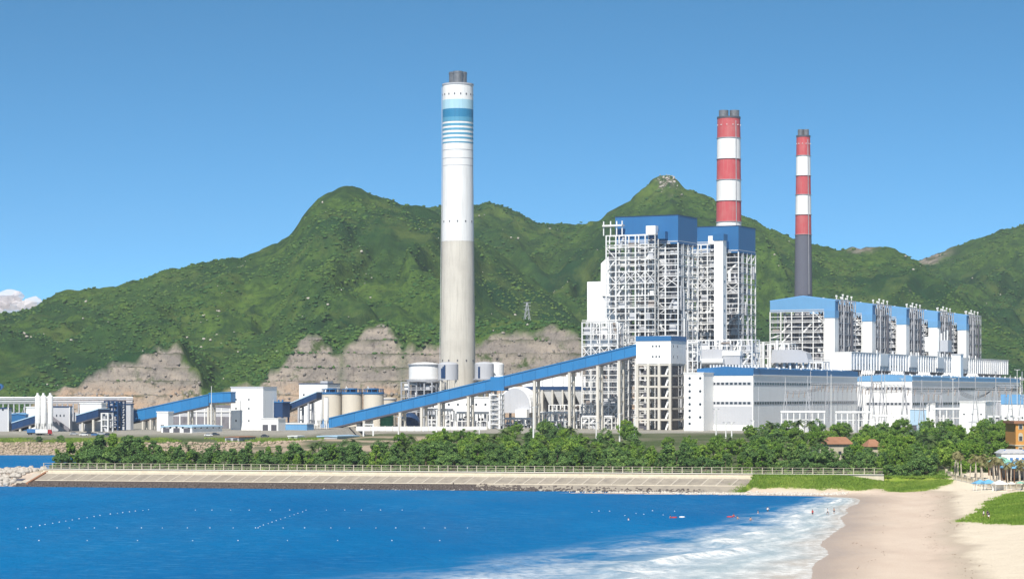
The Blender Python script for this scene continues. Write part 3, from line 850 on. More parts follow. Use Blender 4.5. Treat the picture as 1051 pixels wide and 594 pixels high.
# the angled end of the wall with its ramp
slope_slab('end_slab', 'slope_rib', -9.5, 1.5, 2.6, 11.4, 0.05, 2.2)
poly('end_kerb', wall, 'terracotta', [(1.2, -1.6, 4.7), (2.0, -1.6, 4.7), (-0.2, -13, 1.15), (-1.0, -13, 1.15), (1.2, -1.6, 3.9), (2.0, -1.6, 3.9), (-0.2, -13, 0.3), (-1.0, -13, 0.3)],
     [(0, 3, 2, 1), (4, 5, 6, 7), (0, 1, 5, 4), (1, 2, 6, 5), (2, 3, 7, 6), (3, 0, 4, 7)])
poly('drain_opening', wall, 'dark_steel', [(-6.6, -8.2, 2.4), (-2.9, -8.2, 2.4), (-3.6, -10, 1.83), (-7.2, -10, 1.83), (-6.6, -8.2, 1.8), (-2.9, -8.2, 1.8), (-3.6, -10, 1.3), (-7.2, -10, 1.3)],
     [(0, 3, 2, 1), (4, 5, 6, 7), (0, 1, 5, 4), (1, 2, 6, 5), (2, 3, 7, 6), (3, 0, 4, 7)])

fence = thing('promenade_fence', 'cream railing with evenly spaced posts along the top of the sea wall', 'fence', (WA.x, WA.y, 5.5), math.atan2(WDIR.y, WDIR.x))
nf = int(WLEN / 3.15)
for i in range(nf + 1):
    if i and rng.random() < 0.02: continue
    x = i * 3.15 + rng.uniform(-.08, .08)
    box('post', fence, 'cream', x - .12, x + .12, -0.70, -0.46, 0, 1.75)
box('top_rail', fence, 'cream', -0.2, WLEN - .3, -0.65, -0.51, 1.752, 1.85)
box('middle_rail', fence, 'cream', -0.2, WLEN - .3, -0.60, -0.54, 0.95, 1.05)
box('lower_rail', fence, 'cream', -0.2, WLEN - .3, -0.60, -0.54, 0.45, 0.55)

# ================================================================== THE POWER STATION
def corner(px, Y, z=PG): return Vector((xat(px, Y), Y, z))
def ln(n): return ('%s' % n)

def windows(parent, m, xs, y, zs, w, h, face='front', name='window'):
    """small panes set 6 cm proud of a wall; face front: wall at y, faces -y; face side: wall at x=y, faces +x"""
    for z in zs:
        for x in xs:
            if face == 'front': box(name, parent, m, x - w / 2, x + w / 2, y - 0.06, y + 0.1, z - h / 2, z + h / 2)
            else: box(name, parent, m, y - 0.1, y + 0.06, x - w / 2, x + w / 2, z - h / 2, z + h / 2)

# ------------------------------------------------------------------ chimneys
def ring_band(name, parent, m, R, z0, z1, proud=0.04, n=48):
    """collar that follows a shaft of radius R(z)"""
    return lathe(name, parent, m, [(R(z0) + proud, z0), (R(z1) + proud, z1)], n)

# tall white chimney with blue rings
YC = 1538.0
px_m = F / YC
ch = thing('white_chimney', 'tall white chimney with blue rings and bare concrete base', 'chimney', (xat(470, YC), YC, PG))
H_w = zat(88, YC) - PG
R_w = lambda z: 11.9 - 1.9 * min(z / (H_w * 0.75), 1.0)
zc = zat(248, YC) - PG
prof = [(R_w(z), z) for z in np.linspace(0, zc, 14)]
lathe('concrete_shaft', ch, 'concrete', prof, 48)
lathe('white_shaft', ch, 'chimney_white', [(R_w(z) + 0.05, z) for z in np.linspace(zc + 0.02, H_w, 16)], 48)
bands = [(103.5, 113, 'band_light'), (113, 121.5, 'band_dark'), (121.5, 126, 'band_mid'), (128, 130.5, 'band_mid'), (132.7, 135, 'band_mid'), (137.4, 139.5, 'band_mid'), (141.9, 143.8, 'band_mid'), (146.6, 148, 'band_mid'), (154.5, 155.2, 'grey_steel'), (163, 163.6, 'grey_steel'), (170.5, 171, 'grey_steel')]
for a, b_, m in bands:
    ring_band('blue_band' if 'band' in m else 'joint_ring', ch, m, R_w, zat(b_, YC) - PG, zat(a, YC) - PG, 0.12 + (0.05 if m == 'band_mid' else 0))
for dx, dy in ((-2.6, 1.4), (2.6, 1.4), (0, -2.4)):
    fl = cyl('flue', ch, 'flue_metal', (dx, dy, H_w - 3), (dx, dy, zat(74, YC) - PG), 3.3, 24)
    cyl('rim', fl, 'flue_metal', (dx, dy, zat(74, YC) - PG - 1.4), (dx, dy, zat(74, YC) - PG - .6), 3.5, 24)
lathe('cap_ring', ch, 'grey_steel', [(R_w(H_w) + .35, H_w - 0.2), (R_w(H_w) + .35, H_w + 0.9), (R_w(H_w) - 1, H_w + 0.9)], 40)
for zz_, k in ((zat(98, YC) - PG, 8), (zat(228, YC) - PG, 5), (zat(370, YC) - PG, 5)):
    for i in range(k):
        a = math.radians(-150 + i * 120 / (k - 1)) if k < 8 else math.radians(-170 + i * 160 / 7)
        r = R_w(zz_)
        bar('opening', ch, 'dark_steel', (r * .985 * math.cos(a), r * .985 * math.sin(a), zz_), ((r + .22) * math.cos(a), (r + .22) * math.sin(a), zz_), 0.75, 1.2)
for zz_ in (zat(394, YC) - PG,):
    a = math.radians(-120); r = R_w(zz_)
    bar('duct_door', ch, 'dark_steel', (r * .9 * math.cos(a), r * .9 * math.sin(a), zz_ + 8), ((r + .3) * math.cos(a), (r + .3) * math.sin(a), zz_ + 8), 2.2, 7)
lad = MB()
la = math.radians(-176)
for k in range(0, int(H_w) - 2, 3):
    r = R_w(k) + .5
    lad.bar((r * math.cos(la), r * math.sin(la), k), ((R_w(k + 3) + .5) * math.cos(la), (R_w(k + 3) + .5) * math.sin(la), k + 3), 0.35)
lad.build('ladder', ch, 'grey_steel')
# belt of bolts/lights
def striped(name, label, px, Y, top, bands, wtop, wbot, flues):
    t = thing(name, label, 'chimney', (xat(px, Y), Y, PG))
    zt = zat(top, Y) - PG
    rt, rb = wtop / 2 * Y / F, wbot / 2 * Y / F
    R = lambda z: rb + (rt - rb) * min(z / zt, 1)
    for i, (y0, y1, m) in enumerate(bands):
        z1 = zat(y0, Y) - PG; z0 = max(zat(y1, Y) - PG, 0)
        nm = {'chimney_red': 'red_band', 'chimney_white': 'white_band'}.get(m, 'grey_shaft')
        lathe(nm, t, m, [(R(z), z) for z in np.linspace(z0 + 0.01, z1, 8)], 44)
        if i: lathe('platform_ring', t, 'grey_steel', [(R(z1) + .1, z1 - .25), (R(z1) + .55, z1 - .2), (R(z1) + .55, z1 + .1), (R(z1) + .1, z1 + .1)], 36)
    for dx in flues:
        cyl('flue', t, 'flue_metal', (dx * rt, 0, zt - 2), (dx * rt, 0, zt + 5.5), rt * 0.42, 20)
    lathe('cap_ring', t, 'dark_steel', [(rt + .3, zt - .8), (rt + .3, zt + .5), (rt - .8, zt + .5)], 36)
    z = zat(bands[0][0] + 8, Y) - PG
    for k in range(6):
        a = math.radians(-165 + k * 30); r = R(z)
        bar('warning_light', t, 'cloth_white', (r * .98 * math.cos(a), r * .98 * math.sin(a), z), ((r + .5) * math.cos(a), (r + .5) * math.sin(a), z), 0.6)
    l = MB()
    a = math.radians(-60)
    for k in range(0, int(zt) - 3, 3):
        l.bar(((R(k) + .45) * math.cos(a), (R(k) + .45) * math.sin(a), k), ((R(k + 3) + .45) * math.cos(a), (R(k + 3) + .45) * math.sin(a), k + 3), 0.4)
    l.build('ladder', t, 'grey_steel')
    return t
striped('striped_chimney', 'thick red and white banded chimney rising behind the blue boiler house roof', 748, 1756, 121,
        [(121, 142, 'chimney_red'), (142, 163.5, 'chimney_white'), (163.5, 185, 'chimney_red'), (185, 206.5, 'chimney_white'), (206.5, 228, 'chimney_red'), (228, 460, 'chimney_white')], 23.5, 30, (-.45, .5))
striped('striped_chimney', 'slender red and white chimney with dark grey lower shaft, rightmost of the chimneys', 824.5, 1911, 140,
        [(140, 160, 'chimney_red'), (160, 180.5, 'chimney_white'), (180.5, 200, 'chimney_red'), (200, 220.5, 'chimney_white'), (220.5, 241, 'chimney_red'), (241, 460, 'chimney_grey')], 14, 21.5, (-.4, .4))

# ------------------------------------------------------------------ open steel boiler houses
def lattice(t, x0, x1, y0, y1, zs, xs, ys, m='white_steel', cw=0.72, bw=0.5, brace_rows=(), brace_cols=None, seed=1, faces='fr', deck=True, fill=0.5, rail=True):
    """open steel frame of columns, floor beams, decks, braces and plant between them"""
    r = random.Random(seed)
    ztop = zs[-1]
    pts = set()
    for x in xs: pts.add((x, y0)); pts.add((x, y1))
    for y in ys: pts.add((x0, y)); pts.add((x1, y))
    for (x, y) in sorted(pts): box('column', t, m, x - cw / 2, x + cw / 2, y - cw / 2, y + cw / 2, 0, ztop)
    for k, z in enumerate(zs):
        b_ = MB()
        e = cw / 2 - 0.12
        b_.box(x0 - e, x1 + e, y0 - e, y0 - e + .3, z - bw, z)
        b_.box(x0 - e, x1 + e, y1 + e - .3, y1 + e, z - bw, z)
        b_.box(x0 - e, x0 - e + .3, y0, y1, z - bw, z - .01)
        b_.box(x1 + e - .3, x1 + e, y0, y1, z - bw, z - .01)
        b_.build('floor_beam', t, m)
        if deck and 0 < k < len(zs) - 1 and r.random() < .8:
            dk = box('deck', t, 'grey_steel', x0 + .3, x1 - .3, y0 + .3, y0 + min(6, (y1 - y0) * .4), z - .42, z - .12)
            if x1 - x0 > 12: box('deck', t, 'grey_steel', x1 - min(6, (x1 - x0) * .3), x1 - .3, y0 + min(6, (y1 - y0) * .4) + .2, y1 - .3, z - .42, z - .12)
        if rail and r.random() < .75:
            h = MB()
            h.box(x0, x1, y0 - .55, y0 - .45, z + 1.0, z + 1.25)
            h.box(x1 + .45, x1 + .55, y0, y1, z + 1.0, z + 1.25)
            h.box(x0, x1, y0 - .55, y0 - .45, z + .45, z + .6)
            h.build('handrail', t, m)
        if k and zs[k] - zs[k - 1] > 5 and deck:
            zm = (z + zs[k - 1]) / 2
            h2 = MB()
            h2.box(x0, x1, y0 + .2, y0 + .5, zm - .2, zm + .2)
            if y1 - y0 > 10:
                h2.box(x1 - .5, x1 - .2, y0 + .6, y1, zm - .2, zm + .2)
            h2.build('secondary_beam', t, m)
    if deck and y1 - y0 > 10:
        for i in range(len(xs) * 2 - 1):
            x = x0 + (x1 - x0) * i / (len(xs) * 2 - 2)
            box('inner_post', t, 'grey_steel', x - .3, x + .3, y0 + 5.3, y0 + 5.9, 0, ztop - 1)
    xx = sorted(xs); yy = sorted(ys)
    for k in range(len(zs) - 1):
        za, zb = zs[k], zs[k + 1]
        for i in range(len(xx) - 1):
            if k in brace_rows or (brace_cols and i in brace_cols and r.random() < .5):
                if k in brace_rows and r.random() < .9:
                    bar('brace', t, m, (xx[i], y0, za), (xx[i + 1], y0, zb - bw), .36); bar('brace', t, m, (xx[i + 1], y0 + .1, za), (xx[i], y0 + .1, zb - bw), .36)
                else:
                    a, b_ = (xx[i], xx[i + 1]) if (k + i) % 2 else (xx[i + 1], xx[i])
                    bar('brace', t, m, (a, y0, za), (b_, y0, zb - bw), .36)
        for i in range(len(yy) - 1):
            if r.random() < .2:
                a, b_ = (yy[i], yy[i + 1]) if r.random() < .5 else (yy[i + 1], yy[i])
                bar('brace', t, m, (x1, a, za), (x1, b_, zb - bw), .45)
        # plant standing on the floors
        for i in range(len(xx) - 1):
            if r.random() < fill:
                w = xx[i + 1] - xx[i]; q = r.random(); y = y0 + r.uniform(1.2, 3.5)
                mm = r.choice(['white_steel', 'grey_steel', 'grey_clad', 'dark_steel', 'equip_brown', 'grey_clad', 'grey_steel'])
                if q < .35: box('equipment', t, mm, xx[i] + w * r.uniform(.05, .3), xx[i + 1] - w * r.uniform(.05, .3), y, y + 2.5, za + .05, za + (zb - za) * r.uniform(.3, .8))
                elif q < .6: cyl('pipe', t, mm, (xx[i], y, za + (zb - za) * r.uniform(.3, .8)), (xx[i + 1], y, za + (zb - za) * r.uniform(.3, .8)), r.uniform(.35, .8), 10)
                elif q < .85: cyl('pipe', t, mm, (xx[i] + w * r.uniform(.2, .8), y, za - .4), (xx[i] + w * r.uniform(.2, .8), y, zb), r.uniform(.35, .9), 10)
                else: bar('stair', t, 'white_steel', (xx[i] + .5, y0 + .9, za), (xx[i + 1] - .5, y0 + .9, zb), .35, 1.0)
        for i in range(len(yy) - 1):
            if r.random() < fill:
                w = yy[i + 1] - yy[i]; q = r.random(); x = x1 - r.uniform(1.2, 3.5)
                mm = r.choice(['white_steel', 'grey_steel', 'grey_clad', 'dark_steel', 'grey_steel'])
                if .4 < q < .72: cyl('pipe', t, mm, (x, yy[i], za + (zb - za) * r.uniform(.3, .8)), (x, yy[i + 1], za + (zb - za) * r.uniform(.3, .8)), r.uniform(.35, .9), 10)
                elif q <= .4: box('equipment', t, mm, x - 2.5, x, yy[i] + w * r.uniform(.05, .3), yy[i + 1] - w * r.uniform(.05, .3), za + .05, za + (zb - za) * r.uniform(.3, .8))
                else: cyl('pipe', t, mm, (x, yy[i] + w * r.uniform(.2, .8), za - .4), (x, yy[i] + w * r.uniform(.2, .8), zb), r.uniform(.35, .8), 10)

def lin(a, b_, n): return [a + (b_ - a) * i / n for i in range(n + 1)]

def big_boiler(px_c, Yc, label, seed):
    p = corner(px_c, Yc)
    t = thing('boiler_house', label, 'boiler house', p, RZ, 'large boiler houses with blue roof blocks')
    W, D = 41.0, 31.0
    ztop = zat(221, 1400) - PG; zb = zat(249, 1400) - PG; zf = zat(240, 1400) - PG
    box('furnace', t, 'furnace', -W + 9, -8, 9, D - 4, 6, zb - 1)
    prism('hopper', t, 'grey_clad', [(-W + 11, 6), (-10, 6), (-16, 0.5), (-W + 17, 0.5)], 10, D - 5)
    # blue roof block with its lower lip and vent house
    rb = box('roof_block', t, 'blue_clad', -W, 0, 0, D, zb, ztop)
    box('roof_edge', t, 'navy_paint', -W - .15, .15, -.15, D + .15, ztop, ztop + .5)
    box('roof_fascia', t, 'blue_clad', -5, .25, -.25, D + .25, zb - .6, zb)
    zs = lin(0, zb - .02, 17)
    lattice(t, -W, 0, 0, D, zs, lin(-W, 0, 5), lin(0, D, 4), brace_rows=(13, 4), brace_cols=(0, 3), seed=seed, fill=.8)
    # stair and pipe frame standing in front of the left bays
    zs2 = lin(0, zf, 16)
    lattice(t, -W - 3.2, -W * .30, -6.2, -1.2, zs2, lin(-W - 3.2, -W * .30, 5), [-6.2, -1.2], brace_rows=(12, 5), brace_cols=(0,), seed=seed + 1, fill=.55)
    box('vent_house', t, 'white_clad', -W * .45, -W * .30, -5.8, -1.4, zf, zf + 5)
    box('blue_cabin', t, 'blue_clad', -W * .30 + 1, -W * .16, -4.5, -.2, zf - 3, zf + 1.5)
    box('crane_platform', t, 'white_steel', -W - 6, -W + 7, -6, -2, zf + 5.4, zf + 6.4)
    for x in (-W - 5.6, -W - 1, -W + 3, -W + 6.6): box('platform_post', t, 'white_steel', x - .3, x + .3, -5, -4.3, zf, zf + 8.6)
    rr2 = random.Random(seed + 7)
    for k in range(16):
        x = -rr2.uniform(2, W - 4); z = rr2.uniform(8, zb - 16); h = rr2.uniform(6, 15)
        mm = rr2.choice(['white_clad', 'grey_clad', 'grey_steel', 'white_steel'])
        if k % 2: cyl('steam_pipe', t, mm, (x, rr2.uniform(-.9, 1.5), z), (x, rr2.uniform(-.9, 1.5), z + h), rr2.uniform(.5, 1.1), 12)
        else: box('air_duct', t, mm, x - rr2.uniform(.8, 2.4), x + rr2.uniform(.8, 2.4), .9, 3.6, z, z + h * .6)
    for k in range(9):
        y = rr2.uniform(3, D - 3); z = rr2.uniform(8, zb - 16)
        cyl('steam_pipe', t, rr2.choice(['grey_clad', 'grey_steel', 'white_steel']), (.2, y, z), (.2, y, z + rr2.uniform(8, 22)), rr2.uniform(.5, 1.0), 12)
    # left side: tall white gas duct and the lower white box in front of it
    prism('gas_duct', t, 'white_clad', [(-W - 3.6, zat(258, 1400) - PG), (-W - 10.4, zat(268, 1400) - PG), (-W - 10.6, zat(302, 1400) - PG), (-W - 3.6, zat(302, 1400) - PG)], 2, 16)
    prism('duct_elbow', t, 'grey_clad', [(-W - 3.6, zat(302.2, 1400) - PG), (-W - 10, zat(302.2, 1400) - PG), (-W - 3.6, zat(320, 1400) - PG)], 3, 15)
    return t
b1 = big_boiler(696, 1400, 'nearest tall open steel boiler house under a bright blue roof block', 21)
# the low white duct box and frames stand only at the left end of the row
p = corner(696, 1400)
sc = thing('gas_cleaning_house', 'tall cream white box on the left flank of the nearest boiler house', 'building', p + AX * (-45) + AY * 14, RZ)
prism('upper_wall', sc, 'white_clad', [(-21, zat(289, 1440) - PG), (-4.8, zat(289, 1440) - PG), (-1.2, zat(312, 1440) - PG), (-0.5, zat(330, 1440) - PG), (-21, zat(330, 1440) - PG)], 0, 16)
box('roof_edge', sc, 'equip_brown', -9, -5, .5, 15, zat(289, 1440) - PG, zat(289, 1440) - PG + 1)
lattice(sc, -21.5, -.5, 0, 14, lin(0, zat(331, 1440) - PG, 6), lin(-21.5, -.5, 3), [0, 7, 14], brace_rows=(3,), seed=51, fill=.5)
box('furnace_duct', sc, 'furnace', -17, -4, 4, 12, 5, zat(335, 1440) - PG)

fr = thing('duct_frame', 'open white steel frame beside the left foot of the nearest boiler house', 'steel frame', corner(634, 1382), RZ)
zf_ = zat(330, 1382) - PG
lattice(fr, -23, 0, 0, 16, lin(0, zf_, 9), lin(-23, 0, 4), [0, 8, 16], brace_rows=(6, 1), brace_cols=(1,), seed=61, fill=.45)
box('air_duct', fr, 'white_clad', -22, -6, 5, 13, zf_ - 22, zf_ - 10)
box('air_duct', fr, 'grey_clad', -16, -3, 4, 14, 6, 16)

b2 = big_boiler(758, 1489, 'second tall steel boiler house with the red and white chimney behind it', 33)
# lift tower in front of the second boiler house
q = corner(742, 1440)
lt = thing('lift_tower', 'slim white lift tower with blue cap in front of the second boiler house', 'tower', q, RZ)
zt = zat(240, 1440) - PG
box('shaft', lt, 'white_clad', -5.8, 0, 0, 6, 26, zt - 4)
box('shaded_shaft', lt, 'grey_clad', -5.7, -.1, .1, 5.9, 0, 26)  # lower part greyed to stand in for shade on the white shaft
box('blue_cap', lt, 'blue_clad', -6.6, .6, -.4, 6.6, zt - 4, zt)
for k in range(8): box('window', lt, 'glass_dark', .0, .06, 2.2, 3.8, 35 + k * 9, 36.5 + k * 9)

# ------------------------------------------------------------------ five smaller boiler houses in a receding row
O5 = corner(857, 1550)
ORD = ['nearest', 'second', 'third', 'fourth', 'farthest']
HB = zat(308, 1550) - PG; HR = zat(303.5, 1550) - PG; HC = zat(319, 1550) - PG; HS = zat(326, 1550) - PG
first5 = None
for i in range(5):
    p = O5 + AY * (82.0 * i)
    lab = '%s of the five boiler houses with light blue gabled roofs' % ORD[i]
    if first5 is None:
        t = thing('small_boiler_house', lab, 'boiler house', p, RZ, 'five boiler houses with light blue roofs')
        W, D = 45.5, 44.0
        zm = (HB + HC) / 2
        prism('gable_cladding', t, 'light_blue_clad', [(-W, HC), (0, HC), (0, HB), (-W * .5, HR), (-W, HB)], 0, 1.2)
        prism('roof', t, 'light_blue_clad', [(-W - .6, HB - .3), (-W * .5, HR - .05), (.4, HB - .3), (.4, HB + .5), (-W * .5, HR + .7), (-W - .6, HB + .5)], 1.21, 7)
        box('side_cladding', t, 'blue_clad', -.9, 0.05, 1.21, 6.4, HC - 1, HB - .35)
        box('shaft_cap', t, 'light_blue_clad', -7.2, .35, -1.3, 7, HS, HC + .4)
        box('white_shaft', t, 'white_clad', -6.8, .15, -1.0, 6.5, 0, HS)
        box('furnace', t, 'furnace', -W + 8, -10, 7, D - 4, 8, HC - 2)
        lattice(t, -W, -7.6, .4, D, lin(0, HC, 11), lin(-W, -7.6, 5), lin(.4, D, 3), brace_cols=(4,), seed=71, fill=.85)
        # dark pipework tower on the far part of the flank
        lattice(t, -13, 0, 7.6, D, lin(0, HB + 1, 11), [-13, -6.5, 0], lin(7.6, D, 7), m='grey_steel', cw=.55, bw=.7, seed=77, fill=.95, brace_cols=(0,), rail=True)
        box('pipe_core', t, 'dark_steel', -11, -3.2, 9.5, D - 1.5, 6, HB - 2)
        for k, (yy_, rr_, mm) in enumerate(((16, .6, 'grey_steel'), (33, .8, 'dark_steel'))):
            cyl('riser_pipe', t, mm, (.9, yy_, 4), (.9, yy_, HB - 4 - (k * 7) % 5), rr_, 12)
        # roof vents and silencers
        for k, (x, y, h) in enumerate(((-4, 15, 4.5), (-2, 21, 3.5), (-3, 26, 5.5), (-6, 31, 4), (-3, 36, 5), (-1.5, 40, 4.5), (-6, 42, 3.5), (-16, 24, 3.5), (-10, 34, 5))):
            v = cyl('vent_stack', t, 'white_steel', (x, y, HB - 3), (x, y, HB + h - 1.5), .3, 8)
            box('silencer', t, 'white_steel', x - .6, x + .6, y - .4, y + .4, HB + h - 1.5, HB + h - .5)
        first5 = t
    else:
        t = copy_tree(first5); t.location = p; t['label'] = lab
prism('ridge_vent', first5, 'dark_steel', [(-W * .5 - 4, HR + .6), (-W * .5 + 3, HR + .6), (-W * .5 + 3, HR + 1.6), (-W * .5 - 4, HR + 1.6)], 3, 9)

# ------------------------------------------------------------------ turbine halls
def hall(name, label, px_l, px_c, px_r, Y, py_top, py_band, blue_front, blue_side, n=0):
    p = corner(px_c, Y)
    W = -solve_t(p, AX, px_l); D = solve_t(p, AY, px_r)
    W = abs(W)
    H = zat(py_top, Y) - PG; hb = zat(py_band, Y) - PG
    t = thing(name, label, 'industrial hall', p, RZ)
    wl = box('wall', t, 'white_clad', -W, 0, 0, D, 0, hb)
    prism('roof_band', t, blue_front, [(-W - .3, hb), (.3, hb), (.3, H), (-W * .5, H + 1.2), (-W - .3, H)], -.3, D + .3)
    box('eaves_line', t, 'white_steel', .3, .55, -.3, D + .3, hb - .1, hb + .5)
    nw = int(W / 3.2)
    for z in (hb - 4.6, hb * .50):
        f = box('window_frame', wl, 'grey_clad', -W * .83, -.8, -.12, .1, z - .95, z + .95)
        windows(wl, 'glass_dark', [-W * .83 + 1.6 + k * 2.6 for k in range(int((W * .83 - 3) / 2.6) + 1)], -.12, [z], 1.7, 1.3)
        box('window_frame', wl, 'grey_clad', -.1, .12, 1, D - 1, z - .95, z + .95)
        windows(wl, 'glass_dark', [3 + k * 4.2 for k in range(int((D - 5) / 4.2))], .12, [z], 3.0, 1.3, 'side')
    for z in (hb * .28, hb * .75): box('cladding_joint', t, 'grey_steel', -W + .5, -.4, -.05, .1, z, z + .14)
    for k in range(1, int(D / 9), 5): box('downpipe', t, 'shaded_white_clad', .0, .08, k * 9 - .15, k * 9 + .15, .5, hb - .2)
    return t, W, D, H, hb
th1, W, D, H, hb = hall('turbine_hall', 'long white turbine hall with dark blue roof band and window strips', 716, 773, 880, 1300, 378, 385, 'blue_clad', 'navy_paint')
box('grey_patch', th1, 'grey_clad', -W * .93, -.6, -.1, .05, 3.5, hb * .44)  # grey rectangle over the lower end wall
# roof plant on the hall
for k in range(16): box('roof_vent', th1, 'white_steel', -W * .85 + k * 1.9, -W * .85 + k * 1.9 + .9, 6, 7.4, H + .6, H + 2.2)
for k in range(9): box('roof_vent', th1, 'white_steel', -3, -2, 12 + k * 19, 13 + k * 19, H + .1, H + 1.2)
# service bay on the left end
p = corner(722, 1296)
sb = thing('stair_bay', 'narrow white stair bay with round windows at the left end of the turbine hall', 'building', p, RZ)
ws = abs(solve_t(p, AX, 702)); hs = zat(383, 1296) - PG
sbw = box('wall', sb, 'white_clad', -ws, 0, 0, 18, 0, hs)
box('roof_edge', sb, 'white_steel', -ws - .3, .3, -.3, 18.3, hs, hs + .6)
for k in range(8):
    z = 4 + k * 3.6
    if z > hs - 2: break
    for x in (-ws + 3.4, -1.9) if k % 2 else (-ws + 3.4,):
        cyl('round_window', sbw, 'glass_dark', (x, -.08, z), (x, .1, z), .75, 14)
th2, W, D, H, hb = hall('turbine_hall', 'white hall with pale blue roof band behind the switchyard', 879, 936, 1046, 1475, 386, 391, 'light_blue_clad', 'light_blue_clad')
for k in range(7): box('roof_vent', th2, 'white_steel', -3, -2, 8 + k * 23, 9.5 + k * 23, H + .1, H + 1.2)
rp = thing('roof_pipe_rack', 'long white pipe rack running above the far turbine hall', 'pipe rack', corner(905, 1520, zat(389, 1520)), RZ)
Lr = solve_t(corner(905, 1520), AY, 1062)
for k in range(5): cyl('pipe', rp, ['white_steel', 'grey_steel'][k % 2], (-k * 1.3, 0, 1.8 + (k % 2) * 1.2), (-k * 1.3, Lr, 1.8 + (k % 2) * 1.2), .5, 10)
for k in range(26): box('rack_post', rp, 'white_steel', -.4, .4, k * Lr / 26, k * Lr / 26 + .7, -14, 4.2)

# bunker bay: the long ribbed box in front of the five boiler houses
p = corner(874, 1528)
bb = thing('coal_bunker_bay', 'long ribbed shade-toned white bunker gallery running below the five boiler houses', 'building', p, RZ)
Wb = abs(solve_t(p, AX, 856)); Db = solve_t(p, AY, 1035)
z0 = zat(379.5, 1528) - PG; z1 = zat(362, 1528) - PG
gw = box('gallery_wall', bb, 'shaded_white_clad', -Wb, 0, 0, Db, z0, z1)  # long side takes the shade-toned white, the end wall the plain one
box('end_wall', bb, 'white_clad', -Wb - .1, .1, -.25, 0, z0 - .2, z1 + .2)
box('roof_edge', bb, 'white_steel', -Wb - .4, .4, -.4, Db + .3, z1 + .2, z1 + .8)
r_ = random.Random(5)
for k in range(int(Db / 6.2)):
    y = 4 + k * 6.2
    box('wall_rib', bb, 'white_clad' if r_.random() < .5 else 'shaded_white_clad', 0, .7, y, y + r_.choice([.6, .6, 1.2, 1.6]), z0 + .2, z1 - .2 + (r_.random() < .15) * 3)
    if k % 2: box('window', gw, 'glass_dark', 0, .08, y + 3, y + 4.2, z0 + 2.6, z0 + 4.2)
for yy_ in (60, 130, 200, 265): box('white_panel', bb, 'white_clad', 0.0, 1.0, yy_, yy_ + 18, z0 + 3.2, z1 + .1)
for k in range(14): box('support_column', bb, 'grey_steel', -2, -.6, 4 + k * Db / 14, 5.2 + k * Db / 14, 0, z0)
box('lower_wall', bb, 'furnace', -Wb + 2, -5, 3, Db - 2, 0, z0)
for g in range(5):
    for k in range(6):
        y = 14 + g * 66 + k * 5
        if y + 8 < Db: cyl('inclined_pipe', bb, 'white_steel', (1.2, y, z0 - 7.2), (1.2, y + 6, z0 - .4), .75, 10)
tw = thing('transfer_shaft', 'plain white shaft standing against the ribbed bunker gallery', 'tower', corner(986, 1680), RZ)
ws = abs(solve_t(corner(986, 1680), AX, 977))
box('wall', tw, 'white_clad', -ws, 0, 0, 7, 0, zat(364, 1680) - PG)
box('roof_edge', tw, 'grey_clad', -ws - .3, .3, -.3, 7.3, zat(364, 1680) - PG, zat(364, 1680) - PG + .7)
box('door', tw, 'grey_steel', -ws * .7, -ws * .3, -.08, .05, 0, 4)
rh = thing('roof_house', 'cluster of white vents and boxes on the bunker gallery roof', 'roof plant', corner(972, 1640, zat(361, 1640) + .3), RZ)
box('cabin', rh, 'white_clad', -16, -6, 0, 9, 0, 10.5)
box('cabin', rh, 'grey_clad', -5.5, 0, 2, 12, 0, 8)
for k in range(7): cyl('vent_stack', rh, 'white_steel', (-14 + k * 2.2, 4, 6), (-14 + k * 2.2, 4, 13 + (k * 5) % 4), .6, 10)

# deaerator bay and ducts between the tall boilers and the turbine hall
p = corner(772, 1372)
db = thing('deaerator_bay', 'framed bay of ducts and pipes between the tall boilers and turbine hall', 'building', p, RZ)
Wd = abs(solve_t(p, AX, 706)); zt = zat(348, 1372) - PG
lattice(db, -Wd, 0, 0, 12, lin(0, zt, 7), lin(-Wd, 0, 6), [0, 6, 12], seed=91, fill=.9)
box('duct_box', db, 'grey_clad', -Wd * .86, -Wd * .42, -4, 3, zat(371, 1372) - PG, zat(358, 1372) - PG)
box('duct_box', db, 'grey_clad', -Wd * .41, -Wd * .15, -4.2, 3, zat(374, 1372) - PG, zat(365, 1372) - PG)
box('duct_cap', db, 'white_clad', -Wd * .42, -Wd * .14, -4.6, 3.2, zat(365, 1372) - PG, zat(360, 1372) - PG)
cyl('storage_tank', db, 'white_steel', (-Wd * .72, -6, zat(371, 1372) - PG), (-Wd * .38, -6, zat(371, 1372) - PG), 1.9, 18)
for k in range(7): cyl('stack', db, ['white_steel', 'grey_steel'][k % 2], (-Wd * .98 + k * 5.5, -2, 18), (-Wd * .98 + k * 5.5, -2, zt - 6 + (k * 3) % 4), .9, 12)
p = corner(846, 1440)
d2 = thing('air_preheater_bay', 'ducts and stacks in front of the nearest light blue boiler house', 'building', p, RZ)
Wd = abs(solve_t(p, AX, 774)); zt = zat(352, 1440) - PG
lattice(d2, -Wd, -Wd * .5, 0, 12, lin(0, zt, 6), lin(-Wd, -Wd * .5, 5), [0, 6, 12], seed=95, fill=.9)
prism('main_duct', d2, 'grey_clad', [(-Wd * .72, zat(372, 1440) - PG), (-Wd * .18, zat(372, 1440) - PG), (-Wd * .22, zat(362, 1440) - PG), (-Wd * .36, zat(358.5, 1440) - PG), (-Wd * .70, zat(358.5, 1440) - PG)], -5, 4)
for k in range(5): cyl('stack', d2, 'white_steel', (-Wd * .95 + k * 4.5, -2, 10), (-Wd * .95 + k * 4.5, -2, zt - 2 + (k * 3) % 5), .9, 12)
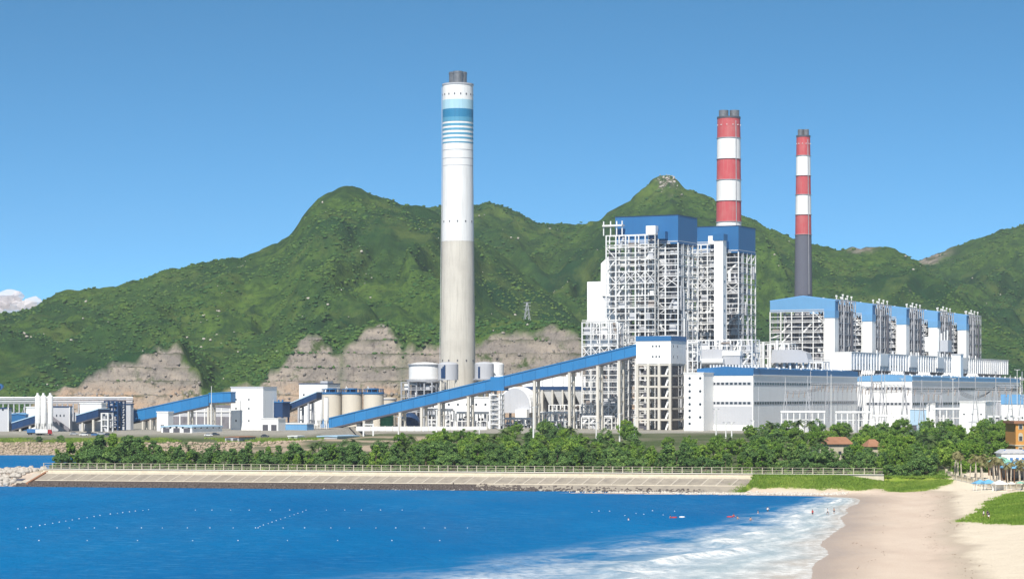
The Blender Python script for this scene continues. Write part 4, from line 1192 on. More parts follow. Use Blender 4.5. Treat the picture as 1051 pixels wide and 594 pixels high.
lattice(d2, -Wd * .5 + 2, 0, -3, 9, lin(0, zat(371, 1440) - PG, 4), lin(-Wd * .5 + 2, 0, 5), [-3, 3, 9], seed=97, fill=.7, cw=.9)

# ------------------------------------------------------------------ transfer tower and main conveyor
p = corner(688.5, 1333)
tt = thing('transfer_tower', 'white transfer tower with blue roof on an open concrete frame', 'tower', p, RZ)
Wt = abs(solve_t(p, AX, 653)); Dt = solve_t(p, AY, 704)
zt = zat(344.5, 1333) - PG; zbl = zat(349.5, 1333) - PG; zw = zat(373, 1333) - PG
box('roof_band', tt, 'blue_clad', -Wt - .3, .3, -.3, Dt + .3, zbl, zt)
uw = box('upper_wall', tt, 'white_clad', -Wt, 0, 0, Dt, zw, zbl)
windows(uw, 'glass_dark', [-Wt * .52, -Wt * .42, -Wt * .33], 0, [zw + 4, zw + 10], .9, 1.1)
windows(uw, 'glass_dark', [4, 10], 0, [zw + 4, zw + 10], .9, 1.3, 'side')
cxs = lin(-Wt + .6, -.6, 3)
for x in cxs:
    for y in (.6, Dt - .6): box('frame_column', tt, 'pale_concrete', x - .75, x + .75, y - .75, y + .75, 0, zw)
for z in lin(0, zw, 6)[1:]:
    m_ = MB()
    m_.box(-Wt + .2, -.2, .25, .95, z - 1.1, z - .003); m_.box(-Wt + .2, -.2, Dt - .95, Dt - .25, z - 1.1, z - .003)
    m_.box(-.95, -.25, .96, Dt - .96, z - 1.1, z - .003); m_.box(-Wt + .25, -Wt + .95, .96, Dt - .96, z - 1.1, z - .003)
    m_.build('frame_beam', tt, 'pale_concrete')
    box('floor_slab', tt, 'concrete', -Wt + .96, -.96, .96, Dt - .96, z - .5, z - .1)
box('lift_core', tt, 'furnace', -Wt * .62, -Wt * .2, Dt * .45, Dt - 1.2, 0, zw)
for k, z in enumerate(lin(0, zw, 6)[:-1]):
    box('motor', tt, 'dark_steel', -Wt * .85, -Wt * .66, 3, 6, z, z + 2.6)
    bar('stair', tt, 'white_steel', (-Wt * .18, 2, z), (-1.5, 2, z + zw / 6), .5, 1.1)

LCV = 212.0
cv = thing('coal_conveyor', 'long bright blue conveyor gallery climbing to the white transfer tower', 'conveyor', p, RZ)
xA, xB = -Wt - .2, -Wt - LCV
pa = p + AX * xA; pb = p + AX * xB
zA = zat(359, pa.y) - PG; zB = zat(436.5, pb.y) - PG
cz = lambda x: zB + (zA - zB) * (x - xB) / (xA - xB)
GH = 5.8
nseg = 26
for i in range(nseg):
    x0 = xB + (xA - xB) * i / nseg; x1 = xB + (xA - xB) * (i + 1) / nseg - .12
    prism('gallery_panel', cv, 'conveyor_blue', [(x0, cz(x0) - GH / 2), (x1, cz(x1) - GH / 2), (x1, cz(x1) + GH / 2), (x0, cz(x0) + GH / 2)], 2.5, 7.5)
prism('gallery_roof', cv, 'conveyor_blue', [(xB, cz(xB) + GH / 2 + .01), (xA, cz(xA) + GH / 2 + .01), (xA, cz(xA) + GH / 2 + .6), (xB, cz(xB) + GH / 2 + .6)], 2.1, 7.9)
prism('gallery_floor', cv, 'dark_steel', [(xB, cz(xB) - GH / 2 - 1.0), (xA, cz(xA) - GH / 2 - 1.0), (xA, cz(xA) - GH / 2 - .01), (xB, cz(xB) - GH / 2 - .01)], 2.4, 7.6)
for pxx in (372, 409, 431, 449, 479, 547, 583, 612, 634):
    x = -abs(solve_t(p, AX, pxx)); zt_ = cz(x) - GH / 2 - 1.0
    l1 = box('trestle_leg', cv, 'pale_concrete', x - .75, x + .75, 1.6, 3.0, 0, zt_)
    l2 = box('trestle_leg', cv, 'pale_concrete', x - .75, x + .75, 7.0, 8.4, 0, zt_)
    n_ = int(zt_ / 8)
    for k in range(n_): box('trestle_beam', cv, 'pale_concrete', x - .5, x + .5, 3.0, 7.0, (k + 1) * zt_ / (n_ + 1), (k + 1) * zt_ / (n_ + 1) + .9)
    box('trestle_cap', cv, 'pale_concrete', x - .9, x + .9, 1.5, 8.5, zt_ - .01, zt_ + .25)
xk = -abs(solve_t(p, AX, 508))
box('drive_house', cv, 'conveyor_blue', xk - 4, xk + 5, 1.9, 8.1, cz(xk) - GH / 2 - 1.3, cz(xk) + GH / 2 + 1.0)
box('drive_house_roof', cv, 'white_steel', xk - 2, xk + 4, 3, 7, cz(xk) + GH / 2 + 1.0, cz(xk) + GH / 2 + 1.9)
st = thing('stair_tower', 'white ladder-like stair frame under the blue conveyor', 'stair tower', p + AX * (-abs(solve_t(p, AX, 511))) + AY * -2, RZ)
zt_ = cz(xk) - GH / 2 - 3
for x in (-3.2, 3.2):
    for y in (-2, 2.5): box('column', st, 'white_steel', x - .5, x + .5, y - .5, y + .5, 0, zt_)
for k in range(7):
    z = (k + 1) * zt_ / 7.2
    box('landing', st, 'white_steel', -3.7, 3.7, -2.5, 3, z - .5, z)
    bar('stair', st, 'grey_steel', (-2.5 if k % 2 else 2.5, -1, z - zt_ / 7.2), (2.5 if k % 2 else -2.5, -1, z), .4, 1.0)

# ------------------------------------------------------------------ flue gas cleaning plant round the white chimney
def drum(name, parent, m, x, y, r, z0, z1, dome=0.0, n=28):
    pr = [(r, z0), (r, z1)]
    if dome: pr += [(r * .85, z1 + dome * .55), (r * .5, z1 + dome * .85), (r * .05, z1 + dome)]
    o = lathe(name, parent, m, pr, n); o.location = (x, y, 0); return o

Yg = 1490.0
ab = thing('absorber_tank', 'wide white tank on a grey lattice, left of the white chimney', 'tank', corner(436, Yg), RZ)
zt, zb = zat(375, Yg) - PG, zat(389, Yg) - PG
drum('tank_shell', ab, 'white_clad', 0, 0, 10.2, zb, zt, 2.2)
lathe('walkway_ring', ab, 'grey_steel', [(10.3, zb - 1.6), (11.6, zb - 1.5), (11.6, zb - .3), (10.3, zb - .2)], 28)
lathe('walkway_rail', ab, 'grey_steel', [(10.3, zt + .2), (10.9, zt + .2), (10.9, zt + .9), (10.3, zt + .9)], 28)
lattice(ab, -12, 10, -9, 9, lin(0, zb - 1.8, 6), lin(-12, 10, 4), [-9, 0, 9], m='grey_steel', seed=101, fill=.9, cw=.8)
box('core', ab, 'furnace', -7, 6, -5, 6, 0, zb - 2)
ab2 = thing('absorber_tank', 'grey blue tank hugging the left side of the white chimney', 'tank', corner(460, Yg - 12), RZ)
drum('tank_shell', ab2, 'grey_clad', 0, 0, 6.4, zat(390, Yg) - PG, zat(374, Yg) - PG, 1.6)
for k in range(6): cyl('leg', ab2, 'pale_concrete', (5.6 * math.cos(k * 1.05), 5.6 * math.sin(k * 1.05), 0), (5.6 * math.cos(k * 1.05), 5.6 * math.sin(k * 1.05), zat(390, Yg) - PG), .6, 10)
for k in range(3): box('pipe_box', ab2, 'navy_paint', -1.5 + k, -.6 + k, -6.9, -6.2, zat(388, Yg) - PG, zat(378, Yg) - PG + k)
box('base_house', ab2, 'white_clad', -8, 5, -4, 5, 0, 14)
for i, (px_, r_, lab) in enumerate(((497, 6.2, 'dark grey blue tank just right of the white chimney'), (508.5, 5.4, 'pale tank right of the white chimney, the farther one'))):
    t = thing('absorber_tank', lab, 'tank', corner(px_, Yg + 14 + i * 14), RZ)
    drum('tank_shell', t, ['grey_clad', 'white_clad'][i], 0, 0, r_, zat(389, Yg) - PG, zat(373, Yg) - PG, 1.4)
    lathe('walkway_ring', t, 'grey_steel', [(r_ + .1, zat(390, Yg) - PG), (r_ + 1.2, zat(390, Yg) - PG + .2), (r_ + 1.2, zat(389, Yg) - PG + .6), (r_ + .1, zat(389, Yg) - PG + .5)], 24)
    for k in range(6): cyl('leg', t, 'grey_steel', ((r_ - .8) * math.cos(k * 1.05), (r_ - .8) * math.sin(k * 1.05), 0), ((r_ - .8) * math.cos(k * 1.05), (r_ - .8) * math.sin(k * 1.05), zat(390, Yg) - PG + .3), .6, 10)
    box('pipe_box', t, 'navy_paint', -1, .2, -r_ - .7, -r_, zat(388, Yg) - PG, zat(376, Yg) - PG)

# low process buildings behind the conveyor trestles
def shed(name, label, cat, px_l, px_c, px_r, Y, py_top, wall='white_clad', roof='pale_blue_clad', pitch=1.5, base=None, roof_h=.6, doors=0, wins=(), grp=None, front=None):
    p = corner(px_c, Y); p.z = base if base is not None else gz(p.x, p.y)
    W = abs(solve_t(p, AX, px_l)); D = solve_t(p, AY, px_r) if px_r > px_c else 10
    H = zat(py_top, Y) - p.z
    t = thing(name, label, cat, p, RZ, grp)
    wl = box('wall', t, wall, -W, 0, 0, D, -.5, H - pitch - roof_h)
    zr = H - pitch - roof_h
    if pitch > .05: prism('gable', t, wall, [(-W, zr), (0, zr), (-W / 2, zr + pitch)], 0, D)
    prism('roof', t, roof, [(-W - .4, zr), (-W / 2, zr + pitch + .01), (.4, zr), (.4, zr + roof_h), (-W / 2, zr + pitch + roof_h), (-W - .4, zr + roof_h)], -.4, D + .4) if pitch > .05 else box('roof', t, roof, -W - .3, .3, -.3, D + .3, zr, zr + roof_h)
    for k in range(doors):
        x = -W * (k + .5) / doors
        box('door', wl, 'dark_steel', x - W * .16 / max(doors * .5, 1), x + W * .16 / max(doors * .5, 1), -.07, .1, 0, min(3.4, H * .6))
    for (z, n) in wins:
        windows(wl, 'glass_dark', [-W * (k + .5) / n for k in range(n)], 0, [z], min(1.3, W / n * .5), 1.3)
        windows(wl, 'glass_dark', [D * (k + .5) / n for k in range(n)], 0, [z], min(1.3, D / n * .5), 1.3, 'side')
    return t, W, D, H

shed('pump_house', 'low white process house with dark doorways behind the conveyor trestles', 'building', 456, 503, 512, 1446, 407, pitch=.0, roof='white_steel', doors=4, wins=((14, 5),))
shed('pump_house', 'grey and white control house at the foot of the white chimney', 'building', 433, 462, 470, 1462, 418, wall='grey_clad', pitch=.0, roof='white_steel', doors=2, wins=((9, 4),))
# great flue duct with rounded flank
fd = thing('flue_duct', 'great pale rounded flue duct behind the conveyor', 'duct', corner(545, 1450), RZ)
n_ = 14
pr = [(-22, 9)] + [(-11 - 11 * math.cos(math.pi * k / n_), 9 + 12 * math.sin(math.pi * k / n_) + 4) for k in range(n_ + 1)] + [(0, 9)]
prism('duct_shell', fd, 'white_clad', pr, 0, 50)
prism('duct_face', fd, 'grey_clad', [(x * .94 - .6, z * .97) for x, z in pr], -.4, -.01)
box('inlet_box', fd, 'white_clad', -9, -1, -4, -.41, 1, 11)
for k in range(6):
    for x in (-20, -2): box('support_column', fd, 'grey_steel', x - .6, x + .6, 2 + k * 9, 3.2 + k * 9, 0, 9)

def hopper_part(t, x0, x1, y0, y1, zt, zb):
    cx, cy = (x0 + x1) / 2, (y0 + y1) / 2
    v = [(x0, y0, zt), (x1, y0, zt), (x1, y1, zt), (x0, y1, zt), (cx - .7, cy - .7, zb), (cx + .7, cy - .7, zb), (cx + .7, cy + .7, zb), (cx - .7, cy + .7, zb)]
    poly('hopper', t, 'white_steel', v, [(0, 1, 2, 3), (7, 6, 5, 4), (1, 0, 4, 5), (2, 1, 5, 6), (3, 2, 6, 7), (0, 3, 7, 4)])
ep = thing('dust_precipitator', 'white dust precipitator with rows of hoppers behind the climbing conveyor', 'precipitator', corner(620, 1440), RZ)
We = abs(solve_t(corner(620, 1440), AX, 536))
zt = zat(386, 1440) - PG; zm_ = zat(400, 1440) - PG
box('casing', ep, 'white_clad', -We, 0, 0, 34, zm_ + 2.2, zt)
box('blue_band', ep, 'navy_paint', -We - .2, .2, -.3, 34.2, zm_, zm_ + 2.2)
for k in range(8):
    x = -We + k * We / 8
    hopper_part(ep, x + .1, x + We / 8 - .1, .2, 9, zm_ - .02, zm_ - 9)
    box('casing_rib', ep, 'grey_clad', x, x + .5, -.3, 0, zm_ + 2.3, zt)
    box('leg', ep, 'pale_concrete', x - .5, x + .5, -.6, .5, 0, zm_)
    box('rapper_box', ep, 'white_steel', x + 1.5, x + 3.6, 2, 5, zt, zt + 2.4)
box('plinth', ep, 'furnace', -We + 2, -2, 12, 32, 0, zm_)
lattice(ep, -We * .6, -2, -8, -2.5, lin(0, zm_ - 9, 3), lin(-We * .6, -2, 6), [-8, -2.5], seed=131, fill=.9, cw=.7)

# ------------------------------------------------------------------ silos, tanks and coal handling on the left
for i, px_ in enumerate((340.5, 361.5, 383.5)):
    Y = 1492 - i * 6
    t = thing('ash_silo', '%s of the three big cream concrete silos with blue railed tops' % ['leftmost', 'middle', 'rightmost'][i], 'silo', corner(px_, Y), RZ, 'cream concrete silos')
    r = 10.4 * Y / F; zt = zat(403, Y) - PG
    drum('shell', t, 'silo_concrete', 0, 0, r, 0, zt, 0, 32)
    lathe('top_ring', t, 'blue_clad', [(r + .15, zt - .8), (r + .4, zt - .7), (r + .4, zt + .5), (r - .5, zt + .5)], 32)
    for k in range(10): box('rail_post', t, 'blue_clad', r * .96 * math.cos(k * .628) - .2, r * .96 * math.cos(k * .628) + .2, r * .96 * math.sin(k * .628) - .2, r * .96 * math.sin(k * .628) + .2, zt + .5, zt + 2.2)
    lathe('rail', t, 'blue_clad', [(r * .98, zt + 2.2), (r * .98 + .25, zt + 2.2), (r * .98 + .25, zt + 2.6), (r * .98, zt + 2.6)], 32)
    box('top_filter', t, 'blue_clad', -3, 2, -2, 3, zt + .5, zt + 3)
    bar('davit', t, 'white_steel', (-r * .5, -r * .6, zt + .5), (-r * .3, -r * .6, zt + 4.2), .3); bar('davit', t, 'white_steel', (-r * .1, -r * .6, zt + .5), (-r * .3, -r * .6, zt + 4.2), .3)
t = thing('ash_silo', 'smaller cream silo half hidden right of the three big ones', 'silo', corner(398, 1510), RZ)
drum('shell', t, 'silo_concrete', 0, 0, 5.6, 0, zat(409, 1510) - PG, 1.0)
lathe('top_ring', t, 'grey_steel', [(5.65, zat(409, 1510) - PG - .8), (5.9, zat(409, 1510) - PG - .7), (5.9, zat(409, 1510) - PG + .3), (5.65, zat(409, 1510) - PG + .3)], 24)
for i, (px_, w_, y0_) in enumerate(((320.5, 6.4, 408), (328, 6.4, 408), (334.8, 5.2, 409))):
    Y = 1375
    t = thing('slim_silo', '%s of the slim white steel silos beside the cream silos' % ['leftmost', 'middle', 'rightmost'][i], 'silo', corner(px_, Y), RZ, 'slim white silos')
    r = w_ / 2 * Y / F; zt = zat(y0_, Y) - PG; zl = zat(431, Y) - PG
    drum('shell', t, 'white_steel', 0, 0, r, zl, zt, 1.0, 24)
    o = lathe('cone', t, 'white_steel', [(.4, zl - 3.2), (r, zl - .01)], 24)
    for k in range(4): cyl('leg', t, 'white_steel', (r * .8 * math.cos(k * 1.57 + .8), r * .8 * math.sin(k * 1.57 + .8), 0), (r * .8 * math.cos(k * 1.57 + .8), r * .8 * math.sin(k * 1.57 + .8), zl + .5), .28, 8)
    lathe('top_rail', t, 'white_steel', [(r * .9, zt + .9), (r * .9 + .15, zt + .9), (r * .9 + .15, zt + 1.1), (r * .9, zt + 1.1)], 20)

t, W, D, H = shed('crusher_house', 'tall plain white block with six small windows beside the left conveyor', 'building', 237, 270, 284, 1330, 396.5, pitch=0, roof='grey_clad', base=PG)
windows(t, 'glass_dark', [-W * .84, -W * .44], 0, [H - 7.4, H - 12.5, H - 19.5], .9, 1.1)
cyl('drain_pipe', t, 'grey_steel', (-W * .69, -.3, .5), (-W * .69, -.3, H - 8), .16, 8)
t, W, D, H = shed('crusher_annex', 'low white annex in front of the tall white block', 'building', 268, 285.5, 293, 1300, 429, pitch=0, roof='white_steel', base=PG, doors=2)
t, W, D, H = shed('screen_house', 'white block rising behind the slim silos', 'building', 307, 336, 349, 1530, 393, pitch=0, roof='navy_paint', base=PG, wins=((20, 3),))
box('roof_house', t, 'grey_clad', -W * .3, -1, 2, 9, H, H + 1.4)
shed('blue_workshop', 'bright blue low wall shed between annex and slim silos', 'building', 289, 315, 322, 1330, 434, wall='light_blue_clad', roof='white_steel', pitch=0, base=PG)

def gallery(name, label, px0, py0, px1, py1, Y, h, d, legs, m='conveyor_blue', roof='conveyor_blue', nseg=8, leg_m='pale_concrete'):
    """inclined clad conveyor from (px0,py0) to (px1,py1); its right end stands at distance Y"""
    p = corner(px1, Y); t = thing(name, label, 'conveyor', p, RZ)
    L = abs(solve_t(p, AX, px0)); pl = p - AX * L
    za, zb_ = zat(py0, pl.y) - PG, zat(py1, Y) - PG
    cz_ = lambda x: zb_ + (za - zb_) * (-x / L)
    for i in range(nseg):
        x0, x1 = -L + L * i / nseg, -L + L * (i + 1) / nseg - .1
        prism('gallery_panel', t, m, [(x0, cz_(x0) - h / 2), (x1, cz_(x1) - h / 2), (x1, cz_(x1) + h / 2), (x0, cz_(x0) + h / 2)], 0, d)
    prism('gallery_roof', t, roof, [(-L, cz_(-L) + h / 2 + .01), (0, cz_(0) + h / 2 + .01), (0, cz_(0) + h / 2 + .5), (-L, cz_(-L) + h / 2 + .5)], -.3, d + .3)
    prism('gallery_floor', t, 'dark_steel', [(-L, cz_(-L) - h / 2 - .7), (0, cz_(0) - h / 2 - .7), (0, cz_(0) - h / 2 - .01), (-L, cz_(-L) - h / 2 - .01)], .1, d - .1)
    for px_ in legs:
        x = -abs(solve_t(p, AX, px_)); zt_ = cz_(x) - h / 2 - .7
        for y in (.3, d - 1.2): box('trestle_leg', t, leg_m, x - .55, x + .55, y, y + 1.0, 0, zt_)
        for k in range(int(zt_ / 6)): box('trestle_beam', t, leg_m, x - .4, x + .4, 1.31, d - 1.21, 5 + k * 6, 5.7 + k * 6)
    return t
gallery('coal_conveyor', 'blue conveyor gallery climbing right towards the tall white block', 113, 432.5, 214, 410.5, 1330, 6.0, 5, (146, 154, 193, 213), nseg=11)
gallery('coal_conveyor', 'short level blue gallery entering the tall white block', 214.3, 408.5, 237, 407.5, 1322, 5.2, 5, (216,), nseg=3)
gallery('coal_conveyor', 'short blue conveyor climbing from the blue drive house to the slim silos', 288, 421, 325, 405.5, 1340, 3.2, 6, (306, 316), m='navy_paint', roof='pale_blue_clad', nseg=5, leg_m='grey_steel')
dh = thing('drive_house', 'dark blue steel drive house behind the low white annex', 'building', corner(290, 1338), RZ)
box('wall', dh, 'navy_paint', -9, 0, 0, 8, zat(428, 1338) - PG, zat(413, 1338) - PG)
box('roof', dh, 'blue_clad', -9.3, .3, -.3, 8.3, zat(413, 1338) - PG, zat(412, 1338) - PG)
for x in (-8.4, -4.5, -.6):
    for y in (.6, 7.4): box('leg', dh, 'navy_paint', x - .4, x + .4, y - .4, y + .4, 0, zat(428, 1338) - PG)
for k in range(3): cyl('vent_stack', dh, 'blue_clad', (-7 + k * 2.6, 3, zat(412, 1338) - PG), (-7 + k * 2.6, 3, zat(410, 1338) - PG), .5, 10)
box('white_mast', dh, 'white_steel', -6.2, -5.6, -.9, -.4, 0, zat(410, 1338) - PG)

t, W, D, H = shed('conveyor_house', 'small white house under the left conveyor', 'building', 161, 172.5, 178, 1290, 422, pitch=0, roof='white_steel', base=PG, doors=1)
t, W, D, H = shed('coal_store', 'long slate grey coal store with white posts behind the left conveyor', 'building', 176, 246, 262, 1390, 415.5, wall='grey_clad', roof='furnace', pitch=1.2, base=PG)
for k in range(9): box('wall_post', t, 'white_steel', -W + k * W / 8.2, -W + k * W / 8.2 + .8, -.5, 0, 0, H - 2)
box('wall_rail', t, 'white_steel', -W, 0, -.65, -.5, H - 4.2, H - 3.5)
box('dark_lower_wall', t, 'furnace', -W + 1, -1, -.25, -.02, .2, H * .5)
shed('yard_shed', 'low white shed with pale blue roof on the coast road, left', 'building', 165.5, 197, 228, 1235, 436, pitch=.7, roof='pale_blue_clad', doors=3, wins=((2.6, 5),))
shed('yard_shed', 'small open shed with rust red roof behind the tree belt', 'building', 231, 245, 262, 1180, 447.5, wall='grey_clad', roof='terracotta', pitch=.3, doors=2, roof_h=.4)
shed('yard_shed', 'white gatehouse at the low end of the long conveyor', 'building', 366, 378, 383, 1432, 429, pitch=0, roof='white_steel', doors=1, base=PG)
shed('yard_shed', 'low blue grey shed behind the palms below the slim silos', 'building', 326, 346, 368, 1180, 446.5, wall='grey_clad', roof='pale_blue_clad', pitch=.3, wins=((1.5, 4),))
shed('yard_shed', 'tiny white kiosk at the roadside near the silos', 'building', 296, 305, 312, 1190, 446.5, pitch=.2, roof='white_steel', doors=1)
gt = thing('gate_frame', 'white portal frame standing in front of the gatehouse', 'gate', Vector((xat(378, 1150), 1150, gz(xat(378, 1150), 1150))), 0)
gh = zat(436, 1150) - gt.location.z
for x in (-2.4, 2.4): box('post', gt, 'white_steel', x - .35, x + .35, -.35, .35, 0, gh)
box('lintel', gt, 'white_steel', -2.75, 2.75, -.4, .4, gh, gh + .6)

tk = thing('green_tank', 'green ribbed tank under the lower end of the long conveyor', 'tank', corner(397, 1432), RZ)
drum('shell', tk, 'green_tank', 0, 0, 4.2, .6, zat(427, 1432) - PG, 1.3)
for k in range(4): lathe('rib', tk, 'green_tank', [(4.21, 2 + k * 2), (4.4, 2.05 + k * 2), (4.4, 2.3 + k * 2), (4.21, 2.35 + k * 2)], 24)
cyl('plinth', tk, 'concrete', (0, 0, 0), (0, 0, .6), 4.6, 24)
dm = thing('dome_store', 'dark navy domed store under the long conveyor', 'tank', corner(421, 1432), RZ)
r = 6.6; zc_ = 1.2
lathe('dome', dm, 'navy_paint', [(r, 0), (r, zc_)] + [(r * math.cos(a), zc_ + 8 * math.sin(a)) for a in np.linspace(.15, 1.5, 9)], 30)
cyl('top_vent', dm, 'grey_steel', (0, 0, zc_ + 7.9), (0, 0, zc_ + 9.2), .7, 12)
yw = thing('yard_wall', 'long low white yard wall in front of the conveyor trestles', 'wall', Vector((xat(366, 1330), 1330, PG)), 0)
Ly = xat(500, 1330) - xat(366, 1330)
for k in range(18): box('wall_panel', yw, 'white_clad', k * Ly / 18, (k + 1) * Ly / 18 - .5, 0, .4, -.5, 2.0)
for k in range(19): box('pier', yw, 'pale_concrete', k * Ly / 18 - .48, k * Ly / 18 - .02, -.1, .5, -.5, 2.4)

# pipe racks and small plant between the trestles
for px0_, px1_, Y, y0_, sd, lab in ((437, 462, 1405, 421, 201, 'white pipe rack below the absorber tank'), (468, 500, 1400, 424, 202, 'white pipe rack in front of the low process house'), (517, 545, 1400, 430, 203, 'low pipe rack right of the stair tower'), (552, 592, 1392, 424, 204, 'long pipe rack under the upper conveyor'), (597, 628, 1360, 428, 205, 'pipe rack at the foot of the white duct frame'), (706, 716, 1330, 352, 206, 'tall narrow pipe frame right of the transfer tower')):
    p = corner(px1_, Y); t = thing('pipe_rack', lab, 'pipe rack', p, RZ)
    Wp = abs(solve_t(p, AX, px0_)); nb = max(2, int(Wp / 4)); hp = zat(y0_, Y) - PG
    lattice(t, -Wp, 0, 0, 5, lin(0, hp, max(2, int(hp / 4.5))), lin(-Wp, 0, nb), [0, 5], cw=.6, bw=.45, seed=sd, fill=1.0, rail=False)
    for k in range(3): cyl('header_pipe', t, ['white_steel', 'grey_steel', 'white_steel'][k], (-Wp, 1 + k * 1.4, hp + .5), (0, 1 + k * 1.4, hp + .5), .45, 10)
# far-left group: batching silos, sheds, pipe bridge
for i, (px_, w_) in enumerate(((38.7, 5.4), (44.6, 5.6), (51.6, 5.4))):
    Y = 1260
    t = thing('cement_silo', '%s of the three white cement silos near the left edge' % ['leftmost', 'middle', 'rightmost'][i], 'silo', corner(px_, Y), RZ, 'white cement silos')
    r = w_ / 2 * Y / F; zt = zat(406.5, Y) - PG; zl = zat(434, Y) - PG
    drum('shell', t, 'white_steel', 0, 0, r, zl, zt, .7, 24)
    lathe('cone', t, 'white_steel', [(.35, zl - 2.6), (r, zl - .01)], 24)
    for k in range(4): cyl('leg', t, 'white_steel', (r * .85 * math.cos(k * 1.57 + .8), r * .85 * math.sin(k * 1.57 + .8), 0), (r * .85 * math.cos(k * 1.57 + .8), r * .85 * math.sin(k * 1.57 + .8), zl + .4), .25, 8)
    box('filter', t, 'white_steel', -.5, .5, -.4, .4, zt + .6, zt + 1.8)
t, W, D, H = shed('batch_house', 'grey block cut by the left edge of the picture', 'building', -22, 8, 12, 1275, 418, wall='grey_clad', roof='navy_paint', pitch=0, base=PG, wins=((12, 3),))
cyl('corner_pipe', t, 'white_steel', (.6, -.3, 0), (.6, -.3, H), .35, 10)
t, W, D, H = shed('batch_house', 'grey block with three windows right of the cement silos', 'building', 54.5, 71, 74, 1275, 416.5, wall='grey_clad', roof='navy_paint', pitch=0, base=PG)
windows(t, 'glass_dark', [-W * .78, -W * .55, -W * .32], 0, [H - 5.2], .8, 1.2)
cyl('corner_pipe', t, 'white_steel', (.5, -.3, 0), (.5, -.3, H - .5), .3, 10)
bar('ramp_belt', t, 'furnace', (-W + .5, -3, 8), (2.5, -3, .6), 1.2, 1.6)
gallery('ramp_shed', 'blue sided ramp shed with pale roof left of the cement silos', 12, 437.5, 36.5, 430, 1268, 3.6, 9, (20, 30), m='navy_paint', roof='pale_blue_clad', nseg=4)
gallery('ramp_shed', 'blue sided ramp shed with pale roof right of the cement silos', 78, 430, 101, 423.5, 1268, 3.8, 10, (84, 95), m='navy_paint', roof='pale_blue_clad', nseg=4)
shed('low_shed', 'light blue roofed low shed behind the left ramp shed', 'building', 11, 26, 34, 1300, 423.5, wall='blue_clad', roof='light_blue_clad', pitch=.5, base=PG)
shed('small_store', 'white store behind the cement silos', 'building', 27, 36, 44, 1300, 417, pitch=0, roof='white_steel', base=PG)
shed('low_shed', 'grey wall house under the right ramp shed', 'building', 73, 99, 106, 1280, 432, wall='grey_clad', roof='white_steel', pitch=0, base=PG)
t, W, D, H = shed('small_store', 'white store at the low end of the left conveyor', 'building', 82, 104, 109, 1300, 413, pitch=0, roof='white_steel', base=PG)
fr2 = thing('loading_frame', 'small white open frame at the low end of the left conveyor', 'steel frame', corner(111, 1262), RZ)
lattice(fr2, -4.2, 0, 0, 4, lin(0, zat(423.5, 1262) - PG, 3), [-4.2, 0], [0, 4], cw=.8, seed=141, fill=.2, rail=False)
fr3 = thing('bunker_frame', 'dark blue steel frame above the low end of the left conveyor', 'steel frame', corner(121, 1310), RZ)
lattice(fr3, -9, 0, 0, 7, lin(0, zat(411, 1310) - PG, 6), [-9, -6, -3, 0], [0, 3.5, 7], m='navy_paint', cw=.7, seed=143, fill=.9)
box('hopper_box', fr3, 'blue_clad', -8, -1, 1.5, 6, 8, zat(413, 1310) - PG)
shed('small_store', 'white cabin with blue roof boxes right of the blue frame', 'building', 119, 134, 137, 1340, 414, wall='grey_clad', roof='navy_paint', pitch=0, base=PG)
pb = thing('pipe_bridge', 'long grey blue pipe bridge on many posts at the far left', 'pipe bridge', Vector((xat(-30, 1345), 1345, PG)), 0)
Lp = xat(136, 1345) - xat(-30, 1345); zp = zat(412, 1345) - PG
for k, (dz, m_, r) in enumerate(((0, 'grey_clad', .5), (1.2, 'grey_steel', .45), (2.3, 'white_steel', .5))):
    cyl('pipe', pb, m_, (0, k * .9, zp + dz), (Lp, k * .9, zp + dz), r, 10)
box('deck', pb, 'grey_steel', 0, Lp, -.6, 3, zp - 1.2, zp - .7)
for k in range(31):
    x = k * Lp / 30
    box('post', pb, 'grey_steel', x - .35, x + .35, -.4, .3, 0, zp - 1.2)
    if k < 30 and k % 3 == 0: bar('brace', pb, 'grey_steel', (x, 0, 2), (x + Lp / 30, 0, zp - 1.4), .3)
box('screen_wall', pb, 'grey_clad', 0, Lp, 1.4, 1.8, 0, zp * .62)
# round blue conveyor head that pokes in at the left edge
hd = thing('stacker_head', 'blue rounded stacker head poking in at the left edge', 'machine', Vector((xat(-14, 1420), 1420, PG)), 0)
zh = zat(397, 1420) - PG
prism('boom', hd, 'blue_clad', [(-12, zh - 2.4), (7.5, zh - 2.2), (9.6, zh - 1.2), (10.4, zh + .2), (9.6, zh + 1.5), (7.5, zh + 2.2), (-12, zh + 2.4)], -2, 2)
cyl('head_pulley', hd, 'navy_paint', (8.2, -2.3, zh), (8.2, 2.3, zh), 1.2, 16)
for x in (-9, -4): box('leg', hd, 'blue_clad', x - .6, x + .6, -1.6, 1.6, 0, zh - 2.38)
box('counterweight', hd, 'navy_paint', -12, -9, -2.6, 2.6, zh - 3, zh + 3)

